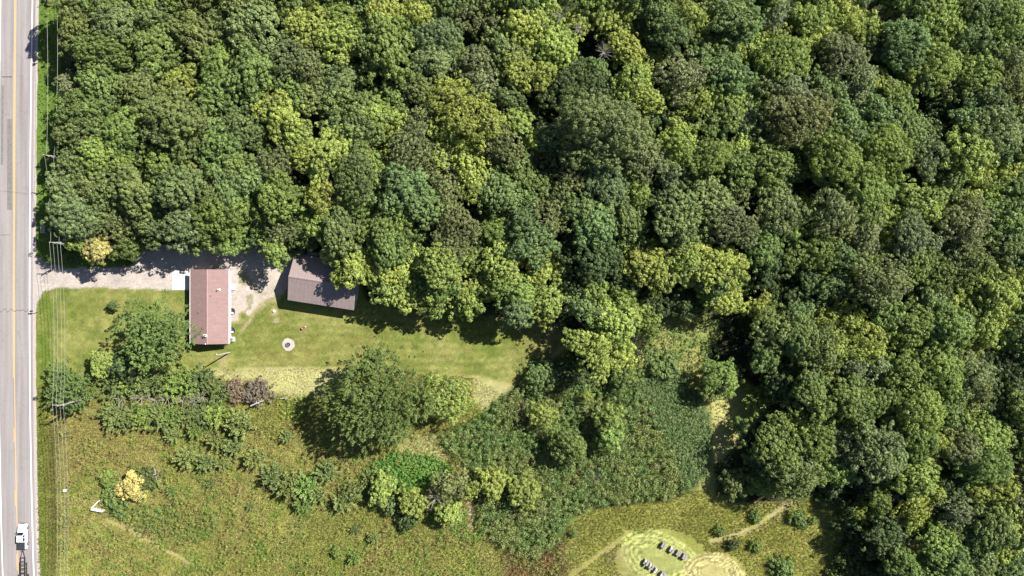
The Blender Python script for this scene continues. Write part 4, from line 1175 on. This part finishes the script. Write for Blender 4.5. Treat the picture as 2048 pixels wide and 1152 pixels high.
for py in (622.5, 660.5):
    y = at(0, py).y - hy; b = MB(); vs = []
    n = 9; ring = []
    for k in range(n):
        a = -math.pi / 2 + math.pi * k / (n - 1)
        ring.append((wx + .95 * math.cos(a) ** .6 if abs(math.cos(a)) > 1e-6 else wx, y + .72 * math.sin(a)))
    for k, (X, Y) in enumerate(ring): vs += [(X, Y, -.02), (X, Y, .32)]
    b.add(vs, [(2 * k, 2 * k + 2, 2 * k + 3, 2 * k + 1) for k in range(n - 1)])
    wl = b.build('window_well', M_STEEL, house)
    MB().add([(X, Y, .045) for X, Y in ring], [tuple(range(n))]).build('well_floor', M_DARK, wl)
    MB().box((wx + .3, y - .4, .2), (.42, .38, .3)).build('well_cover', M_WHITE, wl)

# air conditioner by the east wall
q = at(465.8, 678.5)
ac = empty('air_conditioner', 'square white air conditioner with round black fan beside the house wall', 'air conditioner', (q.x, q.y, 0))
MB().box((0, 0, .45), (.88, .88, .8)).build('cabinet', plain("ac_paint", (.62, .6, .56), .5), ac, bevel=.03)
b = MB().lathe([(.36, .862), (.36, .9), (.33, .9), (.33, .862)], n=24); b.lathe([(.2, .88), (.2, .9), (.18, .9), (.18, .88)], n=16); b.build('fan_guard', M_STEEL, ac)
MB().lathe([(0, .856), (.33, .856)], n=24).build('fan_opening', M_DARK, ac)
b = MB()
for k in range(3):
    a = k * 2.094; b.box((.15 * math.cos(a), .15 * math.sin(a), .872), (.26, .11, .012), a)
b.build('fan_blade', plain("fan_grey", (.4, .4, .4), .5), ac)
MB().box((0, 0, .025), (1.1, 1.1, .05)).build('base_slab', M_CONC, ac)

# small things by the house
q = at(462.5, 593.5); pl = empty('garden_lamp', 'small pale garden lamp on a green patch by the house wall', 'lamp', (q.x, q.y, 0))
MB().tube([(0, 0, -.05), (0, 0, .5)], .03, 6).build('post', M_STEEL, pl); MB().lathe([(.0, .72), (.15, .66), (.18, .5), (0, .48)], n=10).build('lamp_shade', M_WHITE, pl)

# yard light pole leaning by perspective only: stands upright south of the house
q = at(459, 705); yp = empty('yard_pole', 'weathered wooden pole on the lawn below the house, throwing a long shadow', 'pole', (q.x, q.y, 0))
MB().tube([(0, 0, -.2), (0, 0, 3), (0, 0, 6.4)], [.17, .15, .13], 10).build('shaft', plain("pale_pole", (.4, .39, .34), .85, 0, .2, 3), yp)
MB().lathe([(0, 6.5), (.16, 6.46), (.17, 6.4)], n=10).build('cap', M_STEEL, yp)
b = MB().tube([(0, 0, 5.9), (-.35, .1, 6.1)], .03, 6); b.lathe([(.02, .1), (.16, .0), (.13, -.15), (0, -.16)], (-.42, .12, 6.08), 8); b.build('lamp_arm', M_STEEL, yp)

# fire pit
q = at(577, 689); fp = empty('fire_pit', 'round gravel fire pit with a steel ring on the back lawn', 'fire pit', (q.x, q.y, 0))
rv = random.Random(4); vs = [(0, 0, .075)]; n = 22
for k in range(n):
    a = 2 * math.pi * k / n; rr_ = 1.5 * (1 + rv.uniform(-.09, .09)); vs.append((rr_ * math.cos(a), rr_ * math.sin(a) * .95, .04))
MB().add(vs, [(0, k + 1, (k + 1) % n + 1) for k in range(n)]).build('gravel_bed', plain("pale_gravel", (.42, .38, .33), .95, 0, .25, 7, .5), fp)
MB().lathe([(.52, .06), (.52, .4), (.47, .4), (.47, .06)], n=24).build('steel_ring', M_STEEL, fp)
MB().lathe([(0, .09), (.465, .085)], n=20).build('ash_bed', plain("ash", (.08, .075, .07), .95, 0, .4, 6), fp)
for k in range(3):
    a = k * 1.1 + .3; MB().tube([(-.3 * math.cos(a), -.3 * math.sin(a), .13 + .07 * k), (.3 * math.cos(a), .3 * math.sin(a), .14 + .07 * k)], .05, 7).build('burnt_log', plain("charred", (.16, .15, .14), .9, 0, .4, 8), fp)
# well cap and stump
q = at(549, 622); wc = empty('well_cap', 'small white capped pipe in a bare patch left of the barn', 'well cap', (q.x, q.y, 0))
MB().lathe([(.22, -.05), (.22, .3), (.2, .3)], n=14).build('pipe', M_CONC, wc); MB().lathe([(0, .38), (.3, .35), (.31, .28), (.2, .28)], n=14).build('lid', M_WHITE, wc)
q = at(607, 656); cp = empty('clay_pot', 'small tipped clay pot and pale stones on the back lawn below the barn', 'pot', (q.x, q.y, 0))
MB().lathe([(.0, .02), (.2, .02), (.3, .5), (.34, .5), (.34, .58), (.27, .58), (.24, .3), (0, .3)], n=14).build('pot', plain("clay", (.42, .2, .13), .85, 0, .15, 6), cp)
st = MB().lathe([(0, .3), (.16, .22), (.22, .05), (.2, -.03)], (.42, .3, 0), 8).build('stone', M_PALEWOOD, cp)

# ------------------------------------------------------------------ barn
sw = at(575.3, 600, 3.7); se = at(707, 620.4, 3.7)
u = Vector((se.x - sw.x, se.y - sw.y, 0)); BL = u.length; ang = math.atan2(u.y, u.x); u.normalize(); vv = Vector((-u.y, u.x, 0))
BWid = 10.6
ctr = Vector((sw.x, sw.y, 0)) + u * BL / 2 + vv * BWid / 2
barn = empty('barn', 'grey-brown metal roofed barn set askew behind the house', 'barn', ctr, ang - math.pi / 2)
# local: ridge along local Y (=u direction after the turn), local x = -vv
M_BROOF = roof_material("grey_brown_metal_roof", (.2, .158, .15), .55, 'y', .03, 0.0, .55, .05)
gable(barn, BWid, BL, 3.7, 5.6, .3, .3, plain("barn_siding", (.5, .5, .49), .6, 0, .05), M_BROOF)
for s in (-1, 1):
    b = MB(); n = int(BL / .92)
    for k in range(n + 1):
        y = -BL / 2 + .03 + (BL - .06) * k / n
        x1 = s * (BWid / 2 - .02)
        b.add([(s * .05, y - .035, 5.6 - .02), (s * .05, y + .035, 5.6 - .02), (x1, y + .035, 3.7), (x1, y - .035, 3.7),
               (s * .05, y - .022, 5.6 + .018), (s * .05, y + .022, 5.6 + .018), (x1, y + .022, 3.738), (x1, y - .022, 3.738)],
              [(4, 5, 6, 7), (0, 3, 7, 4), (1, 5, 6, 2), (3, 2, 6, 7)])
    tag(b.build('roof_ribs', M_BROOF, barn), kind="stuff")
b = MB().add([(-.3, -BL / 2 - .02, 5.53), (0, -BL / 2 - .02, 5.69), (.3, -BL / 2 - .02, 5.53), (-.3, BL / 2 + .02, 5.53), (0, BL / 2 + .02, 5.69), (.3, BL / 2 + .02, 5.53)], [(0, 1, 4, 3), (1, 2, 5, 4)])
b.build('ridge_cap', M_BROOF, barn)
for s in (-1, 1):
    for s2 in (-1, 1):
        y = s2 * (BL / 2 + .015)
        MB().add([(0, y, 5.58), (s * BWid / 2, y, 3.68), (s * BWid / 2, y, 3.48), (0, y, 5.38)], [(0, 1, 2, 3)]).build('barge_board', M_WHITE, barn)
yE = BL / 2 - .3
dr = MB().box((1.6, yE + .03, 1.5), (3.0, .07, 3.0)).build('sliding_door', M_WHITE, barn)
for k in range(4): MB().box((.55 + .7 * k, yE + .075, 1.5), (.05, .03, 2.9)).build('door_batten', M_SIDING, dr)
w = MB().box((-2.6, yE + .03, 2.0), (1.2, .07, 1.0)).build('window', M_WHITE, barn); MB().box((-2.6, yE + .06, 2.0), (1.02, .04, .82)).build('pane', M_GLASS, w)
dr = MB().box((0, -yE - .03, 1.7), (3.6, .07, 3.3)).build('overhead_door', M_WHITE, barn)
for k in range(4): MB().box((0, -yE - .075, .5 + .8 * k), (3.5, .03, .05)).build('door_batten', M_SIDING, dr)

# propane tank behind the barn
q = at(626, 508.5, .9); tk = empty('propane_tank', 'silvery white round-ended propane tank half under the trees behind the barn', 'tank', (q.x, q.y, 0), math.radians(-4))
prof = [(0.0, -1.5), (.2, -1.47), (.38, -1.36), (.5, -1.15), (.52, -1.0), (.52, 1.0), (.5, 1.15), (.38, 1.36), (.2, 1.47), (0, 1.5)]
b = MB(); rings = [[(z, r_ * math.cos(2 * math.pi * k / 18), .85 + r_ * math.sin(2 * math.pi * k / 18)) for k in range(18)] for r_, z in prof]
b.loft(rings).build('vessel', plain("tank_paint", (.66, .68, .7), .4, .0, .1, 2), tk, smooth=True)
for x in (-.8, .8): MB().box((x, 0, .2), (.12, .8, .4)).build('leg', M_STEEL, tk)
MB().lathe([(0, 1.62), (.16, 1.58), (.2, 1.45), (.2, 1.34)], (.1, 0, 0), 12).build('valve_dome', M_WHITE, tk)

# ------------------------------------------------------------------ pickup and trailer on the road
truck = empty('pickup_truck', 'white pickup truck with black bed cover driving up the road', 'pickup truck', (at(50.5, 0).x, at(0, 1070).y, .085))
M_CAR = plain("white_car_paint", (.8, .81, .83), .22, 0, .02); M_BLACK = plain("black_plastic", (.02, .02, .022), .5, 0, .1); M_TYRE = plain("tyre_rubber", (.02, .02, .02), .85, 0, .2)
M_COVER = plain("bed_cover_vinyl", (.025, .028, .033), .6, 0, .2, 2); M_TGLASS = plain("tinted_glass", (.012, .016, .035), .05, 0, .02)
def section(y, w, zb, zt, wt=None):
    wt = wt or w * .93
    return [(-w, y, zb), (w, y, zb), (w * 1.01, y, zb + (zt - zb) * .55), (wt, y, zt), (-wt, y, zt), (-w * 1.01, y, zb + (zt - zb) * .55)]
b = MB().loft([section(-2.9, .9, .55, 1.05), section(-2.8, .97, .42, 1.2), section(-1.0, .99, .38, 1.22), section(.9, .99, .38, 1.2), section(1.5, .98, .38, 1.16), section(2.5, .95, .4, 1.08), section(2.8, .86, .45, .98), section(2.92, .7, .5, .86)])
b.build('body', M_CAR, truck, bevel=.05, smooth=False)
b = MB().loft([[(-.84, -1.15, 1.2), (.84, -1.15, 1.2), (.84, 1.15, 1.16), (-.84, 1.15, 1.16)], [(-.72, -1.02, 1.82), (.72, -1.02, 1.82), (.7, .42, 1.82), (-.7, .42, 1.82)]])
b.build('cabin', M_CAR, truck, bevel=.06)
def quad(name, vs, mat, par): return MB().add(vs, [tuple(range(len(vs)))]).build(name, mat, par)
quad('windscreen', [(-.74, 1.06, 1.27), (.74, 1.06, 1.27), (.64, .5, 1.785), (-.64, .5, 1.785)], M_TGLASS, truck)
quad('rear_window', [(.7, -1.135, 1.36), (-.7, -1.135, 1.36), (-.64, -1.06, 1.74), (.64, -1.06, 1.74)], M_TGLASS, truck)
for s in (-1, 1):
    for y0, y1, ya, yb in ((-.95, -.05, -.9, -.05), (.05, .92, .05, .42)):
        quad('side_window', [(s * .842, y0, 1.28), (s * .842, y1, 1.27), (s * .745, yb, 1.75), (s * .745, ya, 1.75)], M_TGLASS, truck)
    b = MB().box((s * 1.12, .95, 1.25), (.2, .1, .18)); b.box((s * 1.0, .98, 1.22), (.2, .05, .05)); b.build('mirror', M_BLACK, truck)
    MB().box((s * .72, 2.83, .82), (.28, .1, .16)).build('headlight', plain("headlight_glass", (.6, .62, .65), .1), truck)
    MB().box((s * .86, -2.9, .9), (.14, .05, .3)).build('tail_light', plain("red_lens", (.3, .01, .01), .2), truck)
    for y in (1.85, -1.75):
        wv_ = MB(); wv_.loft([[(s * x_, y + r_ * math.cos(2 * math.pi * k / 20), .4 + r_ * math.sin(2 * math.pi * k / 20)) for k in range(20)] for x_, r_ in ((.74, .34), (.76, .4), (.99, .4), (1.02, .34))])
        wh = wv_.build('wheel', M_TYRE, truck)
        rm = MB(); rm.loft([[(s * x_, y + r_ * math.cos(2 * math.pi * k / 14), .4 + r_ * math.sin(2 * math.pi * k / 14)) for k in range(14)] for x_, r_ in ((1.0, .24), (1.03, .2))]); rm.build('rim', M_STEEL, wh)
    MB().box((s * 1.01, .0, .36), (.12, 2.2, .06)).build('running_board', M_BLACK, truck)
MB().box((0, -1.98, 1.235), (1.72, 1.62, .05)).build('bed_cover', M_COVER, truck, bevel=.015)
MB().box((0, 2.94, .56), (1.6, .14, .22)).build('front_bumper', M_BLACK, truck, bevel=.03)
MB().box((0, -2.98, .58), (1.75, .16, .2)).build('rear_bumper', M_BLACK, truck, bevel=.03)
MB().box((0, 2.9, .8), (1.1, .05, .2)).build('grille', M_BLACK, truck)

trailer = empty('flatbed_trailer', 'bare black skeleton trailer towed behind the white pickup', 'trailer', (at(50, 0).x, at(0, 1138).y, .085))
M_RAIL = plain("black_steel", (.035, .03, .03), .6, .3, .3, 4)
yt = (at(0, 1103).y - at(0, 1138).y)
for s in (-1, 1):
    MB().box((s * .5, -.75, .62), (.15, 7.4, .13)).build('rail', M_RAIL, trailer)
    MB().tube([(s * .5, 2.9, .62), (s * .06, yt + .55, .58)], .055, 6).build('tongue', M_RAIL, trailer)
    MB().box((s * .82, -.8, .5), (.09, 5.2, .1)).build('side_rail', M_RAIL, trailer)
for k in range(9): MB().box((0, 2.9 - .92 * k, .66), (1.02, .15, .06)).build('cross_member', M_RAIL, trailer)
for k in range(5): MB().box((-.02, 1.4 - 1.0 * k, .5), (1.9 if k > 1 else 1.66, .09, .05)).build('bunk', M_RAIL, trailer)
MB().tube([(0, yt + .55, .58), (0, yt + 1.05, .56)], .05, 6).build('coupler', M_STEEL, trailer)
MB().tube([(-.42, yt + .35, .2), (-.42, yt + .35, .85)], .05, 6).build('jack', M_RAIL, trailer)
for s in (-1, 1):
    for y in (-1.3, -2.2):
        wv_ = MB(); wv_.loft([[(s * x_, y + r_ * math.cos(2 * math.pi * k / 18), .34 + r_ * math.sin(2 * math.pi * k / 18)) for k in range(18)] for x_, r_ in ((.88, .28), (.9, .33), (1.06, .33), (1.08, .28))])
        wv_.build('wheel', M_TYRE, trailer)

# ------------------------------------------------------------------ beehives on pallets
M_HIVE = [plain("hive_grey", (.26, .245, .265), .6, 0, .15, 3), plain("hive_white", (.5, .49, .47), .6, 0, .06, 3), plain("hive_tan", (.3, .26, .22), .7, 0, .15, 3), plain("hive_lilac", (.3, .285, .305), .6, 0, .12, 3)]
M_PAL = plain("pallet_wood", (.3, .25, .19), .9, 0, .2, 5)
HV = [(1326, 1089, "far left pallet of the upper row", "0302"), (1342.5, 1097.5, "second pallet of the upper row", "1033"), (1356, 1104.5, "third pallet of the upper row", "2030"), (1368, 1111.5, "far right pallet of the upper row", "3333"),
      (1291, 1122.5, "far left pallet of the lower row", "1303"), (1301, 1130.5, "second pallet of the lower row", "1303"), (1312, 1140, "third pallet of the lower row", "1x1x"), (1324.5, 1147, "far right pallet of the lower row", "0313")]
rot = math.radians(-29)
POS = ((-.28, .28, "back left"), (.28, .28, "back right"), (-.28, -.28, "front left"), (.28, -.28, "front right"))
for px, py, lab, code in HV:
    q = at(px, py)
    pal = empty('pallet', 'wooden pallet under beehives, ' + lab, 'pallet', (q.x, q.y, 0), rot, 'pallets of the beehives')
    for k in range(5): MB().box((-.5 + .25 * k, 0, .13), (.16, 1.16, .03)).build('board', M_PAL, pal)
    for k in range(3): MB().box((0, -.5 + .5 * k, .065), (1.16, .09, .1)).build('bearer', M_PAL, pal)
    for (x, y, wl), cc in zip(POS, code):
        if cc == 'x': continue
        off = Matrix.Rotation(rot, 3, 'Z') @ Vector((x, y, 0))
        hv = empty('beehive', f'{wl} box beehive on the {lab}', 'beehive', (q.x + off.x, q.y + off.y, .148), rot, 'beehives in the mown ring')
        hh = rr.choice((.62, .7, .78, .95))
        MB().box((0, 0, hh / 2), (.42, .5, hh)).build('hive_box', M_HIVE[int(cc)], hv, bevel=.01)
        MB().box((0, 0, hh + .035), (.47, .54, .07)).build('lid', M_HIVE[int(cc)], hv, bevel=.01)
q = at(1382, 1144.5); tb = empty('hive_tool_box', 'small reddish box lying in the mown ring right of the lower beehives', 'box', (q.x, q.y, 0), .5)
MB().box((0, 0, .14), (.5, .3, .28)).build('case', plain("reddish_box", (.3, .14, .12), .7), tb, bevel=.02); MB().box((0, 0, .295), (.52, .32, .03)).build('lid', plain("dull_red", (.36, .2, .18), .7), tb)

# ------------------------------------------------------------------ poles, wires, roadside things
def power_pole(px, py, h, label, arm_rot=0.0, arms=1):
    p = at(px, py, h); e = empty('power_pole', label, 'power pole', (p.x, p.y, 0), 0, 'power poles along the road')
    MB().tube([(0, 0, -.3), (0, 0, h * .5), (0, 0, h)], [.2, .17, .13], 10).build('shaft', M_POLE, e)
    for k in range(arms):
        a = MB().box((0, .16, h - .35 - .9 * k), (2.5, .11, .13), arm_rot).build('crossarm', M_POLE, e)
        for x in (-1.15, -.4, .45, 1.15):
            MB().lathe([(.05, 0), (.07, .1), (.05, .2), (0, .22)], (x * math.cos(arm_rot), .16 + x * math.sin(arm_rot), h - .28 - .9 * k), 8).build('insulator', M_WHITE, a)
    MB().lathe([(0, .95), (.2, .9), (.22, .1), (.18, 0), (0, 0)], (.36, -.05, h - 2.4), 12).build('transformer', M_STEEL, e)
    return p
PA = power_pole(97, 312, 12, 'upper power pole at the wood edge above the drive', -.12)
PB = power_pole(109, 486, 12, 'power pole in the shade of the trees by the drive entrance')
PC = power_pole(115, 812, 12, 'lower power pole rising out of the bushy roadside tree')
def wire(label, p, q, sag, group='overhead wires'):
    n = 18; pts = []
    for k in range(n + 1):
        t = k / n; v = p.lerp(q, t); v.z -= 4 * sag * t * (1 - t); pts.append(v)
    o = MB().tube(pts, .024, 5).build('overhead_wire', M_WIRE)
    tag(o, label, 'wire', group)
offs = (-1.15, -.4, .45, 1.15); wn_ = ('leftmost', 'second from left', 'third from left', 'rightmost')
for x, w_ in zip(offs, wn_):
    wire(f'{w_} overhead wire crossing the drive to the lower power pole', PB + Vector((x, .16, -.1)), PC + Vector((x, .16, -.1)), 1.0)
    wire(f'{w_} overhead wire running from the lower pole to the bottom edge', PC + Vector((x, .16, -.1)), at(121 + x * 9, 1210, 12), 1.2)
for x, w_ in ((-.9, 'left'), (.9, 'right')):
    wire(f'{w_} overhead wire between the upper and the shaded power pole', PA + Vector((x, .0, -.1)), PB + Vector((x, .16, -.1)), .7)
wire('single overhead wire over the grass verge from the upper pole to the top edge', PA + Vector((-.5, .1, -.1)), at(90.5, -60, 12), .6)
wire('thin overhead wire at the wood edge above the upper power pole', PA + Vector((1.1, .1, -.1)), at(111, -60, 12), .9)
wire('thin overhead wire crossing the road from the upper power pole', PA + Vector((-1.1, 0, -.2)), at(-60, 314, 10.5), .6)

q = at(70, 622); mb = empty('mailbox', 'black mailbox on a wooden arm at the road edge below the drive', 'mailbox', (q.x, q.y, 0))
MB().box((.85, 0, .55), (.1, .1, 1.2)).build('post', M_POLE, mb); MB().box((.45, 0, 1.08), (1.1, .1, .1)).build('arm', M_PALEWOOD, mb)
b = MB(); b.loft([[(x_, .17 * math.cos(math.pi * k / 8) , 1.26 + .17 * math.sin(math.pi * k / 8)) for k in range(9)] + [(x_, -.17, 1.13), (x_, .17, 1.13)] for x_ in (-.35, .3)]).build('box', M_BLACK, mb)
MB().box((-.36, 0, 1.25), (.02, .26, .24)).build('door', M_STEEL, mb)
q = at(82.5, 458, 1.4); sg = empty('roadside_sign', 'white roadside board on posts standing in the shade above the drive entrance', 'sign', (q.x, q.y, 0))
MB().box((-.1, 0, 1.0), (.07, 1.75, 1.0)).build('board', M_WHITE, sg); MB().box((.28, 0, 1.0), (.07, 1.75, .9)).build('board', M_WHITE, sg)
for y in (-.8, .8): MB().box((.09, y, .8), (.3, .12, 1.7)).build('post', M_WHITE, sg)
q = at(133, 979.5); ub = empty('utility_box', 'small pale box on a stake in the grass under the wires', 'box', (q.x, q.y, 0))
MB().box((0, 0, .62), (.55, .5, .5)).build('case', M_WHITE, ub, bevel=.02); MB().box((0, 0, .25), (.1, .1, .6)).build('stake', M_POLE, ub)

# concrete headwall (two pale walls meeting at a corner)
hw = empty('culvert_headwall', 'white concrete culvert headwall, an open corner of two walls in the meadow weeds', 'wall', (0, 0, 0))
def wall_seg(p, q, th, h):
    p = at(*p); q = at(*q); d = (q - p); c = (p + q) / 2
    MB().box((c.x, c.y, h / 2), (d.length, th, h), math.atan2(d.y, d.x)).build('wing_wall', plain("white_concrete", (.72, .72, .72), .8, 0, .05, 2), hw, bevel=.015)
wall_seg((201.5, 1000), (187.5, 1014), .18, 1.1); wall_seg((187, 1016), (210, 1020.5), .34, 1.1)

# bare grey branches and fallen wood
def dead(px, py, R, mat, name, label, cat, seed, n1=9, rise=.55, z=0.0, group=None):
    q = at(px, py, z); o = link(name, make_dead(name, R, seed, mat, n1, rise)); o.location = (q.x, q.y, z)
    tag(o, label, cat, group)
for i, (x, y) in enumerate(((246, 799), (285, 796), (312, 800), (336, 797), (366, 802), (390, 799), (407, 795))):
    dead(x, y, 2.1, M_DEADWOOD, 'bare_branches', f'bare grey branches in the gap of the hedge, {ORD[i]} tangle from the left', 'branches', 60 + i, 10, .5, 1.6, 'bare branches along the hedge gap')
dead(873, 995, 2.9, M_DEADWOOD, 'bare_branches', 'bare pale branches fanning out left of the pale tree in the lower thicket', 'branches', 71, 13, .6, 3.5)
dead(1116, 33, 2.2, M_DEADWOOD, 'dead_tree_top', 'bare purplish dead tree top near the top edge right of centre', 'dead tree', 72, 16, .9, 11)
dead(1158, 60, 2.0, M_DEADWOOD, 'dead_tree_top', 'bare dead tree top just below the yellow green tree at the top edge', 'dead tree', 73, 16, .9, 11)
dead(1208, 106, 2.6, M_DEADWOOD, 'dead_tree_top', 'pale bleached dead tree top in the upper wood', 'dead tree', 74, 14, .8, 11)
dead(1190, 950, 2.4, M_BARK, 'bare_branches', 'bare brown twigs in the lower middle of the thicket', 'branches', 75, 14, .6, 1.0)
dead(1078, 525, 2.4, M_DEADWOOD, 'dead_tree_top', 'bare grey branches in the wood edge above the right end of the lawn', 'dead tree', 76, 10, .5, 9)
dead(312, 948, 2.2, M_PALEWOOD, 'bare_branches', 'thin bleached twigs at the upper right of the golden meadow tree', 'branches', 77, 6, .3, .6)
def log(p, q, r, label, h=.35):
    a = at(*p); c = at(*q); a.z = h; c.z = h + .25
    b = MB().tube([a, a.lerp(c, .5) + Vector((.05, .08, .05)), c], [r, r * .8, r * .45], 7)
    m_ = a.lerp(c, .45); d = (c - a).normalized(); s_ = Vector((-d.y, d.x, .3))
    b.tube([m_, m_ + s_ * .6 + d * .3], [r * .5, r * .2], 5); b.tube([m_ + d * .3, m_ - s_ * .55 + d * .5], [r * .5, r * .2], 5)
    tag(b.build('fallen_branch', M_PALEWOOD), label, 'branch')
log((510, 808), (536, 797), .16, 'bleached branch lying across the brown shrub', 2.6)
log((562, 797), (578, 795), .1, 'short pale branch in the bright weeds right of the brown shrub', .5)
log((727, 735), (722, 727), .08, 'short pale branch at the upper edge of the huge lone tree', .8)
